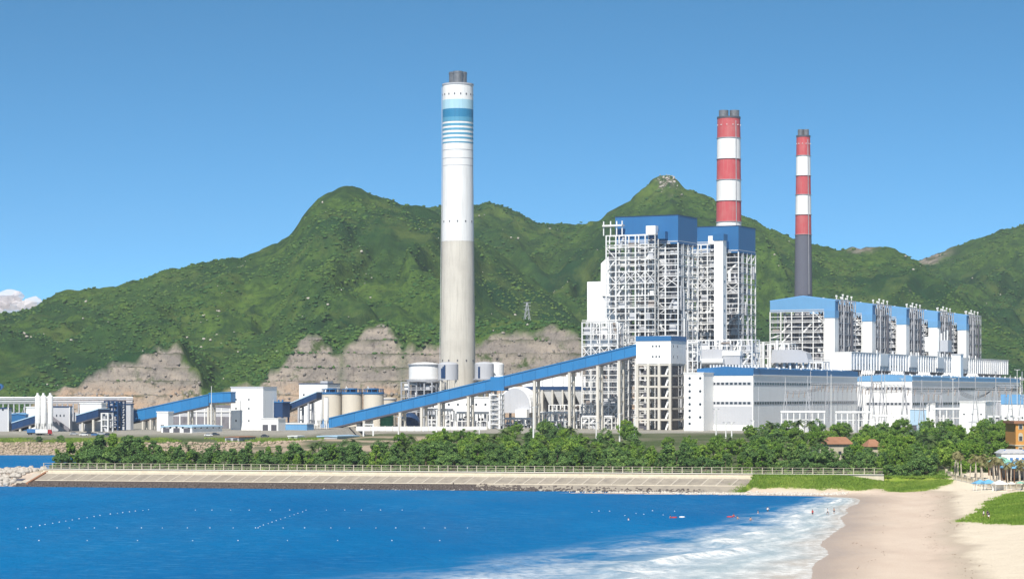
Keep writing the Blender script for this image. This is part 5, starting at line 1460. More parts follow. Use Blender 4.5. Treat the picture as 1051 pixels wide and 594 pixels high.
# ------------------------------------------------------------------ right end: small halls and the switchyard
t, W, D, H = shed('relay_house', 'white windowed house with three slots among the switchyard masts', 'building', 985, 1011.5, 1022, 1210, 411.5, pitch=0, roof='white_steel', base=PG)
windows(t, 'glass_dark', [-W * .83, -W * .5, -W * .17], 0, [H - 6.8], 1.0, .6)
box('sign_board', t, 'grey_clad', -W * .66, -W * .32, -.08, .05, H - 11.2, H - 10.4)
t, W, D, H = shed('relay_house', 'grey metal house behind the white windowed house at right', 'building', 1009, 1032, 1040, 1250, 411, wall='grey_clad', roof='white_steel', pitch=0, base=PG, wins=((8, 4),))
t, W, D, H = shed('relay_house', 'blue roofed white building at the right edge', 'building', 1028, 1070, 1090, 1225, 404.5, wall='white_clad', roof='light_blue_clad', pitch=0, base=PG, roof_h=5.2, wins=((8, 5),))
shed('relay_house', 'small white cabin in front of the far turbine hall', 'building', 951, 960, 963, 1270, 413.5, pitch=0, roof='white_steel', base=PG)
shed('relay_house', 'pale blue gated garage in the switchyard', 'building', 934, 951, 953, 1285, 419, wall='pale_blue_clad', roof='white_steel', pitch=0, base=PG, doors=2)

def gantry(px0, px1, Y, py_top, label, n_ins=5):
    x0, x1 = xat(px0, Y), xat(px1, Y)
    t = thing('switchyard_gantry', label, 'gantry', Vector((x0, Y, PG)), 0, 'switchyard gantries')
    H = zat(py_top, Y) - PG; L = x1 - x0
    for x in (0, L):
        bar('leg', t, 'grey_steel', (x - 2.2, 0, 0), (x, 0, H), .42); bar('leg', t, 'grey_steel', (x + 2.2, 0, 0), (x, 0, H), .42)
        for k in (.3, .55): box('strut', t, 'grey_steel', x - 2.2 * (1 - k), x + 2.2 * (1 - k), -.15, .15, H * k, H * k + .3)
        box('spike', t, 'grey_steel', x - .15, x + .15, -.15, .15, H, H + 7)
    bm = MB(); nb = max(4, int(L / 2))
    bm.bar((0, -.5, H), (L, -.5, H), .28); bm.bar((0, .5, H), (L, .5, H), .28); bm.bar((0, 0, H - .9), (L, 0, H - .9), .28)
    for k in range(nb): bm.bar((k * L / nb, -.5, H), ((k + 1) * L / nb, 0, H - .9), .16)
    bm.build('lattice_beam', t, 'grey_steel')
    for k in range(n_ins):
        x = L * (k + .5) / n_ins
        cyl('insulator', t, 'equip_brown', (x, 0, H - .9), (x - .6, -1.2, H - 4.0), .26, 8)
        bar('conductor', t, 'dark_steel', (x - .6, -1.2, H - 4.0), (x - 1.4, -6, 5.5), .14)
    return t
gantry(832, 849, 1262, 394, 'left switchyard gantry of thin grey lattice before the long white hall')
gantry(849, 882, 1255, 394.5, 'wide switchyard gantry joining the long white hall to the pale hall', 7)
gantry(895, 905, 1262, 392, 'narrow gantry pair in front of the pale hall', 3)
gantry(929, 984, 1265, 398, 'widest switchyard gantry across the middle of the pale hall', 8)
gantry(1001, 1037, 1180, 399, 'rightmost switchyard gantry above the white windowed house', 5)

gantry(806, 829, 1252, 400, 'leftmost switchyard gantry above the left busbar rack', 4)
gantry(884, 894, 1250, 396.5, 'small gantry at the join of the two halls', 3)
gantry(908, 928, 1266, 395, 'gantry before the lit face of the pale hall', 4)
gantry(946, 966, 1242, 403, 'low gantry above the small white cabin', 4)
gantry(1022, 1049, 1198, 395, 'gantry reaching out of the picture at the right', 4)
wr = thing('overhead_wires', 'sagging power wires strung between the switchyard gantries', 'wires', Vector((xat(832, 1262), 1262, zat(396, 1262))), 0)
for row in range(4):
    pts = [(806, 1252, 400), (849, 1258, 394.5), (882, 1255, 394.5), (929, 1265, 398), (984, 1265, 398), (1022, 1198, 396), (1060, 1190, 396)]
    w_ = MB()
    for (a, ya, za), (b_, yb, zb_) in zip(pts, pts[1:]):
        A = Vector((xat(a, ya), ya + row * 2.2, zat(za, ya) - row * .5)) - wr.location; B = Vector((xat(b_, yb), yb + row * 2.2, zat(zb_, yb) - row * .5)) - wr.location
        sag = (B - A).length * .07; prev = A
        for k in range(1, 9):
            t_ = k / 8; q = A.lerp(B, t_) - Vector((0, 0, sag * 4 * t_ * (1 - t_))); w_.bar(prev, q, .13); prev = q
    w_.build('wire', wr, 'dark_steel')

def busrack(px0, px1, Y, py_top, label, seed):
    r = random.Random(seed)
    x0, x1 = xat(px0, Y), xat(px1, Y); L = x1 - x0
    t = thing('busbar_rack', label, 'switchgear', Vector((x0, Y, PG)), 0, 'switchyard busbar racks')
    H = zat(py_top, Y) - PG
    n = int(L / 3)
    for k in range(n + 1):
        x = k * L / n
        box('post', t, 'white_steel', x - .3, x + .3, -.3, .3, 0, H)
        if k < n and r.random() < .7:
            cyl('breaker', t, r.choice(['grey_steel', 'white_steel', 'equip_brown']), (x + L / n * .5, -1, 0), (x + L / n * .5, -1, H * r.uniform(.4, .85)), r.uniform(.35, .8), 10)
            box('cubicle', t, r.choice(['white_clad', 'grey_clad']), x + .5, x + L / n - .5, .6, 2, 0, H * r.uniform(.25, .5))
    box('top_beam', t, 'white_clad', -.5, L + .5, -.6, .6, H, H + .9)
    box('mid_beam', t, 'white_steel', 0, L, -.2, .2, H * .62, H * .62 + .4)
    return t
busrack(802, 846, 1240, 423, 'left busbar rack with white top beam at the foot of the long hall', 1)
busrack(858, 893, 1240, 423.5, 'middle busbar rack before the join of the two halls', 2)
busrack(897, 931, 1235, 427, 'low busbar rack in front of the pale hall', 3)
busrack(958, 985, 1235, 420, 'busbar rack left of the white windowed house', 4)
busrack(1014, 1048, 1190, 428, 'busbar rack at the far right below the blue roofed building', 5)

def mast(px, Y, ytop, label, w=.5, arm=True):
    x = xat(px, Y); z = gz(x, Y); H = zat(ytop, Y) - z
    t = thing('lamp_mast', label, 'lamp post', Vector((x, Y, z)), rng.uniform(-.4, .4), 'lamp masts')
    cyl('pole', t, 'white_steel', (0, 0, -.3), (0, 0, H), w / 2, 10, .7)
    if arm:
        ar = box('arm', t, 'white_steel', -1.1, 1.1, -.08, .08, H - .4, H - .2)
        for s in (-1, 1): box('lamp_head', ar, 'grey_steel', s * 1.1 - .45, s * 1.1 + .45, -.25, .25, H - .25, H + .05)
    return t
for px_, Y, y0_, lab in ((547.5, 930, 417, 'tallest white lamp mast, standing in the trees before the dust precipitator'), (636, 1050, 424, 'white lamp mast left of the transfer tower frame'),
        (651, 1050, 428, 'white lamp mast under the left edge of the transfer tower'), (612, 1080, 433, 'short lamp mast below the climbing conveyor'), (448, 1040, 420, 'white lamp mast in front of the absorber tank lattice'),
        (409, 1060, 427, 'white lamp mast beside the navy dome'), (492, 1060, 434, 'short lamp mast below the white chimney'), (735, 1010, 419, 'white lamp mast before the lit end of the turbine hall'),
        (773.5, 1040, 431, 'lamp mast at the corner of the turbine hall'), (580, 1060, 432, 'lamp mast below the great flue duct'), (745, 1090, 433, 'left of two short lamp masts before the turbine hall'),
        (751, 1090, 433, 'right of two short lamp masts before the turbine hall'), (217, 1290, 396, 'thin mast beside the top of the left conveyor'), (926, 1190, 388, 'tall thin mast in the switchyard'),
        (1044, 1190, 379, 'tall thin mast at the right edge above the blue roof'), (909, 1210, 391, 'thin mast in front of the pale hall band'), (853, 1225, 384, 'thin mast before the long shaded wall'), (978, 1190, 388, 'thin mast left of the white windowed house')):
    mast(px_, Y, y0_, lab, .75 if Y < 1100 else .42, Y < 1200)
# lattice pylon on the hill
py_ = thing('pylon', 'small steel pylon standing on the green hillside right of the white chimney', 'pylon', Vector((xat(541, 1905), 1905, float(hill_z(np.array([xat(541, 1905)]), np.array([1905.]))[0]) - .5)), .3)
for sx in (-1, 1):
    for sy in (-1, 1): bar('leg', py_, 'grey_steel', (sx * 2.4, sy * 2.4, 0), (sx * .3, sy * .3, 17), .4)
for k in range(4): bar('brace', py_, 'grey_steel', (-2.2 + k * .5, -2.2 + k * .5, 1 + k * 4), (1.9 - k * .5, -1.9 + k * .5, 4.6 + k * 4), .3)
for z in (11, 14, 16.5): box('cross_arm', py_, 'grey_steel', -3, 3, -.2, .2, z, z + .35)

# ------------------------------------------------------------------ vehicles on the yard road
mat('car_white', (0.75, 0.75, 0.75), .25, .03, streak=0, spec=.6); mat('car_dark', (0.03, 0.04, 0.06), .25, .03, streak=0, spec=.6)
mat('car_blue', (0.06, 0.18, 0.42), .25, .03, streak=0, spec=.6); mat('car_silver', (0.42, 0.44, 0.47), .25, .03, streak=0, spec=.6); mat('car_red', (0.35, 0.03, 0.03), .25, .03, streak=0, spec=.6)
def car(px, Y, m, rz, label):
    x = xat(px, Y); t = thing('parked_car', label, 'car', Vector((x, Y, gz(x, Y))), rz, 'vehicles on the yard')
    prism('body', t, m, [(-2.2, .35), (2.2, .35), (2.25, .8), (1.5, .98), (-1.9, 1.02), (-2.2, .85)], -.85, .85)
    prism('cabin', t, 'glass_dark', [(-1.75, 1.0), (1.15, .97), (.45, 1.5), (-1.2, 1.52)], -.75, .75)
    prism('roof', t, m, [(-1.25, 1.5), (.5, 1.48), (.35, 1.57), (-1.1, 1.59)], -.7, .7)
    for wx in (-1.4, 1.4):
        for wy in (-.88, .88):
            w = cyl('wheel', t, 'rubber', (wx, wy - .1, .33), (wx, wy + .1, .33), .33, 14)
            cyl('rim', w, 'grey_steel', (wx, wy - .11, .33), (wx, wy + .11, .33), .18, 10)
def truck(px, Y, m, rz, label):
    x = xat(px, Y); t = thing('lorry', label, 'truck', Vector((x, Y, gz(x, Y))), rz, 'vehicles on the yard')
    prism('cab', t, m, [(2.2, .6), (4.3, .6), (4.3, 1.7), (3.9, 2.9), (2.2, 2.9)], -1.2, 1.2)
    prism('windscreen', t, 'glass_dark', [(3.96, 2.75), (4.32, 1.75), (4.38, 1.78), (4.02, 2.78)], -1.0, 1.0)
    box('cargo_bed', t, 'white_clad' if m != 'car_white' else 'car_blue', -4.2, 2.0, -1.25, 1.25, 1.1, 3.0)
    box('chassis', t, 'dark_steel', -4.2, 4.2, -.5, .5, .6, 1.09)
    for wx in (-3.2, -2.0, 3.2):
        for wy in (-1.05, 1.05): cyl('wheel', t, 'rubber', (wx, wy - .16, .5), (wx, wy + .16, .5), .5, 14)
truck(45, 1218, 'car_red', .1, 'red cabbed lorry parked below the cement silos')
truck(36, 1221, 'car_white', .2, 'white cabbed lorry left of the red one')
for px_, Y, m, rz, lab in ((86, 1215, 'car_white', .1, 'white car left in the yard row by the grey wall house'), (92, 1222, 'car_dark', .4, 'dark car between two light cars on the yard'), (98, 1214, 'car_blue', .2, 'blue car in the yard below the ramp shed'), (104, 1219, 'car_silver', -.2, 'silver car near the low end of the left conveyor'),
        (111, 1213, 'car_dark', .1, 'dark car farthest right of the yard row'), (76, 1220, 'car_silver', .3, 'silver car farthest left of the yard row'), (214, 1212, 'car_white', .0, 'white car beside the pale blue roofed shed'), (272, 1205, 'car_dark', .1, 'dark car on the road before the white annex'), (344, 1210, 'car_red', .1, 'red car near the slim silos'), (352, 1212, 'car_white', .1, 'white car near the cream silos'), (221, 1216, 'car_dark', .1, 'dark car right of the pale blue roofed shed')):
    car(px_, Y, m, rz, lab)

for px_, w_, Y, y0, lab in ((859, 29, 826, 448, 'red tiled roof of a house among the trees, larger one'), (895, 17, 812, 450.5, 'small red tiled roof among the trees, right one')):
    x = xat(px_, Y); z = gz(x, Y); hh = zat(y0, Y) - z; wd = w_ * Y / F
    t = thing('tiled_house', lab, 'house', Vector((x, Y, z)), .15)
    box('wall', t, 'cream', -wd / 2 + .8, wd / 2 - .8, -3.6, 3.6, -.3, hh - 2.52)
    v = [(-wd / 2, -4.5, hh - 2.5), (wd / 2, -4.5, hh - 2.5), (wd / 2, 4.5, hh - 2.5), (-wd / 2, 4.5, hh - 2.5), (-wd / 2 + 1.8, 0, hh), (wd / 2 - 1.8, 0, hh)]
    poly('roof', t, 'terracotta', v, [(3, 2, 1, 0), (0, 1, 5, 4), (1, 2, 5), (2, 3, 4, 5), (3, 0, 4)])
    windows(t, 'glass_dark', [-wd * .25, 0, wd * .25], -3.6, [hh - 5.6], 1.1, 1.2)

# ================================================================== TREES
fm_dark = foliage_mat('leaf_dark', (0.064, 0.133, 0.044), (0.147, 0.265, 0.075), (0.324, 0.465, 0.118), .2)
fm_mid = foliage_mat('leaf_mid', (0.078, 0.170, 0.032), (0.194, 0.335, 0.059), (0.416, 0.563, 0.103), .3)
fm_yel = foliage_mat('leaf_bright', (0.099, 0.208, 0.031), (0.208, 0.359, 0.048), (0.371, 0.501, 0.077), .3)
fm_palm = foliage_mat('leaf_palm', (0.049, 0.098, 0.031), (0.105, 0.161, 0.049), (0.224, 0.266, 0.098), .25)
fm_dry = foliage_mat('leaf_dry', (0.140, 0.126, 0.056), (0.238, 0.224, 0.098), (0.364, 0.336, 0.168), .25)
fm_grass = foliage_mat('grass_blade', (0.131, 0.236, 0.032), (0.228, 0.350, 0.052), (0.420, 0.490, 0.105), .3)
fm_silver = foliage_mat('leaf_silver', (0.12, 0.16, 0.13), (0.22, 0.27, 0.23), (0.34, 0.38, 0.34), .25)

def leaf_quads(C, size, r, up=0.35, outward=None):
    """one small random quad at every centre"""
    n = len(C)
    nrm = r.normal(size=(n, 3)); nrm[:, 2] += up
    if outward is not None: nrm += outward * 1.1
    nrm /= np.linalg.norm(nrm, axis=1)[:, None]
    a = np.cross(nrm, r.normal(size=(n, 3))); a /= np.linalg.norm(a, axis=1)[:, None]
    b_ = np.cross(nrm, a)
    s = size * r.uniform(.6, 1.35, (n, 1)); e = r.uniform(.55, 1.0, (n, 1))
    return np.stack([C - a * s - b_ * s * e * .4, C + a * s * .1 - b_ * s * e, C + a * s + b_ * s * e * .3, C - a * s * .1 + b_ * s * e], 1).reshape(-1, 3)

def crown_mesh(kind, seed):
    """leafy crown for a tree of unit-metre size; returns mesh"""
    r = np.random.RandomState(seed)
    cs = []; H = 1.0
    if kind == 'casuarina':         # feathery and irregularly conical, foliage to the ground
        k = 74
        for i in range(k):
            z = r.uniform(.5, 8.2); rad = (1 - (z / 9.2) ** 1.5) * 2.5 + .35
            a = r.uniform(0, 6.28); q = rad * r.uniform(.35, 1.0)
            cs.append((q * math.cos(a), q * math.sin(a), z, r.uniform(.3, .75), r.rand()))
    elif kind == 'bush':
        for i in range(46):
            a = r.uniform(0, 6.28); z = r.uniform(.2, 4.2); q = 2.9 * math.sqrt(max(0, 1 - (z / 4.8) ** 2)) * r.uniform(.4, 1.1)
            cs.append((q * math.cos(a), q * math.sin(a), z, r.uniform(.4, .95), r.rand()))
    else:                           # broadleaf: uneven dome of clumps on limbs
        for i in range(64):
            u = r.normal(size=3); u /= np.linalg.norm(u)
            q = r.uniform(.35, 1.12) ** .6
            z = 5.6 + u[2] * 3.0 * q
            cs.append((u[0] * 3.7 * q, u[1] * 3.7 * q, max(z, 2.0), r.uniform(.45, 1.15), r.rand()))
    V = []; T = []
    per = 105
    for (x, y, z, rr, tn) in cs:
        u = r.normal(size=(per, 3)); u /= np.linalg.norm(u, axis=1)[:, None]
        rad = rr * r.uniform(.35, 1.12, (per, 1))
        C = np.array([x, y, z]) + u * rad * np.array([1, 1, .8])
        V.append(leaf_quads(C, .17 if kind != 'broad' else .20, r, .4, u)); T += list(np.repeat(np.clip(tn * .7 + .3 * r.rand(per), 0, 1), 4))
    return np.concatenate(V), np.array(T)

def mesh_from_soup(name, V, T, m):
    n = len(V); me = bpy.data.meshes.new(name)
    me.vertices.add(n); me.vertices.foreach_set('co', V.astype(np.float32).ravel())
    me.loops.add(n); me.loops.foreach_set('vertex_index', np.arange(n, dtype=np.int32))
    me.polygons.add(n // 4); me.polygons.foreach_set('loop_start', np.arange(0, n, 4, dtype=np.int32))
    at = me.attributes.new('tint', 'FLOAT', 'POINT'); at.data.foreach_set('value', T.astype(np.float32))
    me.update(calc_edges=True); me.materials.append(m); return me

def limb_mesh(name, kind, seed, m):
    r = random.Random(seed); v = []; f = []
    def tube(pts, radii, n=7):
        b0 = len(v)
        for (p, rr) in zip(pts, radii):
            for i in range(n):
                a = 6.283 * i / n; v.append((p[0] + rr * math.cos(a), p[1] + rr * math.sin(a), p[2]))
        for k in range(len(pts) - 1):
            for i in range(n):
                j = (i + 1) % n; f.append((b0 + k * n + i, b0 + k * n + j, b0 + (k + 1) * n + j, b0 + (k + 1) * n + i))
        f.append(tuple(b0 + i for i in range(n - 1, -1, -1))); f.append(tuple(b0 + (len(pts) - 1) * n + i for i in range(n)))
    if kind == 'casuarina':
        tube([(0, 0, -.4), (.1, 0, 3), (-.1, .1, 6), (0, 0, 8.4)], [.24, .18, .1, .03])
        for i in range(10):
            z = 1 + i * .65; a = i * 2.4; tube([(0, 0, z), (1.2 * math.cos(a), 1.2 * math.sin(a), z + .5), (1.9 * math.cos(a), 1.9 * math.sin(a), z + 1.2)], [.07, .04, .015], 5)
    elif kind == 'bush':
        for i in range(6):
            a = i * 1.05; tube([(0, 0, -.3), (.7 * math.cos(a), .7 * math.sin(a), 1.4), (1.6 * math.cos(a), 1.6 * math.sin(a), 3.2)], [.1, .06, .02], 5)
    elif kind == 'broad':
        tube([(0, 0, -.4), (.1, .05, 1.6), (.05, 0, 3.2), (0, .1, 5)], [.34, .26, .2, .12])
        for i in range(8):
            a = i * .8 + r.uniform(-.2, .2); q = r.uniform(2, 3.1); z = r.uniform(2.2, 4)
            tube([(0, 0, z), (q * .5 * math.cos(a), q * .5 * math.sin(a), z + 1.2), (q * math.cos(a), q * math.sin(a), z + r.uniform(1.6, 3.4))], [.13, .08, .03], 5)
    else:
        tube([(0, 0, -.4), (.12, 0, 2), (.3, .05, 4.5), (.35, .1, 7.0)], [.26, .19, .16, .14])
    me = bpy.data.meshes.new(name); me.from_pydata(v, [], f); me.materials.append(MATS[m]); finish(me, True); return me

def palm_crown(seed, dry=False, nf=22, droop=1.0, L=2.9):
    r = np.random.RandomState(seed); V = []; T = []
    for i in range(nf):
        a = i * 2.4 + r.uniform(-.2, .2); el = r.uniform(-.25, 1.15); l = L * r.uniform(.75, 1.1)
        prev = np.array([.35, .1, 7.0]); d = np.array([math.cos(a) * math.cos(el), math.sin(a) * math.cos(el), math.sin(el)])
        side = np.array([-math.sin(a), math.cos(a), 0]); tn = r.rand()
        S = 8
        for s in range(S):
            d = d + np.array([0, 0, -.17 * droop]); d /= np.linalg.norm(d)
            nx = prev + d * l / S
            for sg in (-1, 1):
                for h in (0, .5):
                    b0 = prev + (nx - prev) * h; w = .62 * math.sin(math.pi * (s + 1 + h) / (S + 1.6)) + .1
                    tip = b0 + side * sg * w + d * .28 + np.array([0, 0, -.22])
                    V += [b0, b0 + d * .17, tip + d * .05, tip]; T += [tn * .8 + .2 * r.rand()] * 4
            prev = nx
    return np.array(V), np.array(T)

CROWN = {}
for kind, m, seeds in (('casuarina', fm_dark, (1, 2, 3)), ('casuarina_mid', fm_mid, (4, 5)), ('bush', fm_dark, (6, 7)), ('bush_bright', fm_yel, (8, 9)), ('broad', fm_mid, (10, 11, 12)), ('broad_dark', fm_dark, (13, 14)), ('broad_bright', fm_yel, (15, 16)), ('bush_silver', fm_silver, (17,))):
    base = kind.split('_')[0]
    CROWN[kind] = [(limb_mesh('trunk_' + base, base, s, 'trunk'), mesh_from_soup('crown_' + kind, *crown_mesh(base, s), m)) for s in seeds]
CROWN['palm'] = [(limb_mesh('trunk_palm', 'palm', s, 'pale_trunk'), mesh_from_soup('crown_palm', *palm_crown(s), fm_palm)) for s in (21, 22, 23)]
CROWN['dry_palm'] = [(limb_mesh('trunk_palm', 'palm', s, 'pale_trunk'), mesh_from_soup('crown_dry_palm', *palm_crown(s, True, 11, 1.5, 1.9), fm_dry)) for s in (31, 32)]

TREE_INFO = {
    'casuarina': ('casuarina_tree', 'dark feathery tree in the dense belt behind the sea wall railing', 'tree', 'dark belt trees'),
    'casuarina_mid': ('casuarina_tree', 'mid green feathery tree in the belt behind the sea wall railing', 'tree', 'mid green belt trees'),
    'bush': ('dark_shrub', 'dark rounded shrub filling the tree belt behind the railing', 'shrub', 'dark belt shrubs'),
    'bush_bright': ('bright_shrub', 'yellow green rounded shrub among the coastal trees', 'shrub', 'bright shrubs'),
    'bush_silver': ('silver_shrub', 'silvery grey shrub beside the red tiled roof', 'shrub', 'silver shrubs'),
    'broad': ('broadleaf_tree', 'mid green spreading tree in the wood before the power station', 'tree', 'mid green broadleaf trees'),
    'broad_dark': ('broadleaf_tree', 'dark green spreading tree in the wood before the power station', 'tree', 'dark broadleaf trees'),
    'broad_bright': ('broadleaf_tree', 'yellow green spreading tree in the wood before the power station', 'tree', 'bright broadleaf trees'),
    'palm': ('palm_tree', 'green palm rising from the coastal tree belt', 'palm', 'green palms'),
    'dry_palm': ('palm_tree', 'pale trunked young palm with sparse dry fronds along the beach promenade', 'palm', 'promenade palms'),
}
ZONES = ((60, 'at the left end of the sea wall'), (95, 'below the cement silos'), (130, 'below the left conveyor foot'), (180, 'below the left conveyor'), (235, 'below the yard shed'), (285, 'below the tall white block'), (335, 'below the slim silos'), (385, 'below the cream silos'), (430, 'below the navy dome'), (480, 'below the white chimney'), (530, 'below the stair tower'), (580, 'below the great flue duct'), (640, 'below the dust precipitator'), (705, 'below the transfer tower'), (775, 'before the turbine hall end'), (830, 'before the long shaded wall'), (880, 'near the larger red roof'), (935, 'before the pale hall'), (985, 'before the windowed house'), (1300, 'near the hotel'))
def tree(kind, x, y, s, sz=1.0, z=None):
    nm, lab, cat, grp = TREE_INFO[kind]
    pxx = CX + x * F / y; zone = [b_ for a, b_ in ZONES if pxx < a][0] if pxx < 1300 else ZONES[-1][1]
    s_, w_ = wall_sw(np.array([x]), np.array([y])); bk = -w_[0]
    if kind != 'dry_palm': lab = lab.split(' in the ')[0].split(' filling')[0].split(' among')[0].split(' rising')[0].split(' beside')[0] + ' ' + ('in the front row ' if bk < 9 else 'behind the front row ' if bk < 26 else 'deep in the wood ' if bk < 110 else 'at the wood\'s back ') + zone
    tm, cm_ = rng.choice(CROWN[kind])
    t = thing(nm, lab, cat, Vector((x, y, gz(x, y) if z is None else z)), rng.uniform(0, 6.28), grp)
    t.scale = (s, s, s * sz)
    put('trunk', tm, t); put('crown', cm_, t)
    return t

def wall_pt(s, back): v = WA + WDIR * s - WNRM * back; return v.x, v.y
# front belt straight behind the railing
s = 1.5
while s < 292:
    for row, off in ((0, rng.uniform(4.5, 7.5)), (1, rng.uniform(10, 15)), (2, rng.uniform(17, 24))):
        ss = s + rng.uniform(-1.2, 1.2)
        if row == 2 and rng.random() < .3: continue
        x, y = wall_pt(ss, off)
        if row and x < -150: continue
        k = rng.random()
        big = 1.0
        if 3 < ss < 33: big = 1.36 - abs(ss - 16) * .018          # the taller clump at the left end
        elif 33 < ss < 90: big = 1.0 if row < 2 else .95
        elif ss < 150: big = 1.02
        if row == 0: kind = 'bush' if k < .6 else ('casuarina' if k < .85 else 'casuarina_mid')
        else: kind = 'casuarina' if k < .5 else ('casuarina_mid' if k < .8 else 'broad_dark')
        sc_ = {'bush': rng.uniform(.7, 1.2), 'casuarina': rng.uniform(.6, 1.08), 'casuarina_mid': rng.uniform(.55, 1.0), 'broad_dark': rng.uniform(.6, 1.0)}[kind]
        tree(kind, x, y, sc_ * big * (1.0 if row < 1 else 1.04))
    s += 3.7
# scattered palms and bushes behind the belt on the left
for i in range(44):
    ss = rng.uniform(62, 215); x, y = wall_pt(ss, rng.uniform(26, 120))
    tree('palm' if i % 5 else 'bush_bright', x, y, rng.uniform(.75, 1.1))
# wood on the right half, rows up to the plant
placed = []
tries = 0
while len(placed) < 235 and tries < 6000:
    tries += 1
    back = 26 + 330 * rng.random() ** 1.35
    y = 745 + back; px_ = rng.uniform(412, 1085); x = xat(px_, y)
    s_, w_ = wall_sw(np.array([x]), np.array([y])); 
    if -w_[0] < 24: continue
    if px_ > 1000 and y < 800: continue
    # leave the clearings the photograph shows open
    if px_ < 520 and back > 260: continue
    if 655 < px_ < 770 and back > 175: continue
    mind = 5.6 if back < 140 else 7.5
    if any((x - a) ** 2 + (y - b_) ** 2 < mind ** 2 for a, b_ in placed): continue
    if any(abs(px_ - hp) < hw and 760 < y < hy_ + 8 for hp, hy_, hw in ((859, 826, 17), (895, 812, 11))): continue
    placed.append((x, y))
    k = rng.random()
    top = .95 + (.06 if px_ > 860 else 0) - (.12 if 655 < px_ < 780 else 0)
    # keep crowns below the foot of the plant as seen in the photograph
    if k < .36: kind, q = 'broad', rng.uniform(.78, 1.12)
    elif k < .58: kind, q = 'broad_bright', rng.uniform(.7, 1.05)
    elif k < .76: kind, q = 'broad_dark', rng.uniform(.8, 1.1)
    elif k < .84: kind, q = 'casuarina_mid', rng.uniform(.7, 1.1)
    elif k < .96: kind, q = 'palm', rng.uniform(.9, 1.35)
    else: kind, q = 'bush_bright', rng.uniform(.9, 1.2)
    tree(kind, x, y, q * top)
for i in range(5): tree('bush_silver', xat(826 + i * 3.4, 815 + i), 815 + i, rng.uniform(.9, 1.2))
for px_, Y, q in ((985, 735, .9), (975, 742, .85), (962, 740, .9), (950, 738, .85), (938, 745, .9), (995, 752, 1.0), (1010, 760, 1.1), (1024, 765, 1.1), (1036, 772, 1.15), (928, 748, .9), (915, 752, .9)):
    tree(rng.choice(['bush_bright', 'broad', 'broad_bright']), xat(px_, Y), Y, q)
# far bank of the inlet: a few low shrubs and undergrowth
for px_, Y in ((40, 1180), (142, 1178), (150, 1182), (128, 1179), (62, 1181), (205, 1140), (212, 1130), (228, 1110)):
    tree('bush', xat(px_, Y), Y, rng.uniform(.5, .8))

# undergrowth and grass: uncountable
def tufts(name, label, mask, x0, x1, y0, y1, n, h, m, seed):
    r = np.random.RandomState(seed)
    X = r.uniform(x0, x1, n); Y = r.uniform(y0, y1, n)
    k = mask(X, Y) > r.uniform(.3, .8, n); X, Y = X[k], Y[k]
    Z = ground_z(X, Y); n = len(X); V = []; T = []
    for j in range(5):
        a = r.uniform(0, 6.28, n); w = .10 + .12 * r.rand(n); l = h * r.uniform(.5, 1.2, n); b0 = r.normal(scale=.35, size=(n, 2))
        px, py = X + b0[:, 0], Y + b0[:, 1]; lean = r.normal(scale=.35, size=(n, 2)) * l[:, None]
        P = np.stack([np.stack([px - np.cos(a) * w, py - np.sin(a) * w, Z - .1], -1), np.stack([px + np.cos(a) * w, py + np.sin(a) * w, Z - .1], -1), np.stack([px + lean[:, 0], py + lean[:, 1], Z + l], -1)], 1)
        V.append(P.reshape(-1, 3)); T.append(np.repeat(np.clip(fbm(X * .15, Y * .15, 3) * 1.4 - .3 + .4 * r.rand(n), 0, 1), 3))
    return tag(tri_soup(name, np.concatenate(V), 3, m, tint=np.concatenate(T)), label, 'grass', kind='stuff')
tufts('wall_grass', 'bright green grass on the mound at the right end of the sea wall', g_grass, 66, 140, 685, 735, 26000, .45, fm_grass, 41)
tufts('dune_grass', 'bright green grass patch on the sandy rise at the right edge', g_grass, 98, 150, 470, 640, 30000, .40, fm_grass, 42)
def bank_mask(X, Y):
    d, a = shore_dist(X, Y); return ((d > 12) & (d < 34) & (fbm(X * .05, Y * .05, 6) > .38)).astype(float)
tufts('bank_grass', 'yellow green grass along the top of the inlet bank', bank_mask, -330, -70, 1172, 1204, 9000, .9, fm_grass, 43)
def under_mask(X, Y):
    s_, w_ = wall_sw(X, Y); d, a = shore_dist(X, Y)
    return ((w_ < -2.5) & (w_ > -30) & (d > 3)).astype(float)
tufts('belt_undergrowth', 'dark green undergrowth at the foot of the tree belt', under_mask, -152, 140, 715, 830, 16000, 1.1, fm_mid, 44)

# ================================================================== BEACH RESORT AT THE RIGHT EDGE
PA = Vector((135.0, 727.0, 0)); PB = Vector((142.0, 640.0, 0))
pdir = (PB - PA).normalized(); plen = (PB - PA).length
prz = math.atan2(pdir.y, pdir.x)
bl = thing('balustrade', 'pale green white balustrade edging the beach promenade', 'balustrade', Vector((PA.x, PA.y, min(gz(PA.x, PA.y), gz(PB.x, PB.y)) - .2)), prz)
zb_ = max(gz(PA.x, PA.y), gz(PB.x, PB.y)) - bl.location.z + .2
nbl = int(plen / 6)
for k in range(nbl):
    x0, x1 = k * plen / nbl, (k + 1) * plen / nbl
    q = PA + pdir * (x0 + x1) / 2; zb_ = gz(q.x, q.y) - bl.location.z
    box('plinth', bl, 'pale_concrete', x0, x1 - .02, -.3, .3, zb_ - 1.2, zb_ + .3)
    box('handrail', bl, 'cream', x0 + .3, x1 - .02, -.2, .2, zb_ + 1.3, zb_ + 1.55)
    box('pier', bl, 'cream', x0 - .3, x0 + .28, -.35, .35, zb_ - 1.0, zb_ + 2.2)
    for j in range(4):
        x = x0 + 1.2 + j * 1.3; box('baluster', bl, 'cream', x - .2, x + .2, -.2, .2, zb_ + .3, zb_ + 1.298)
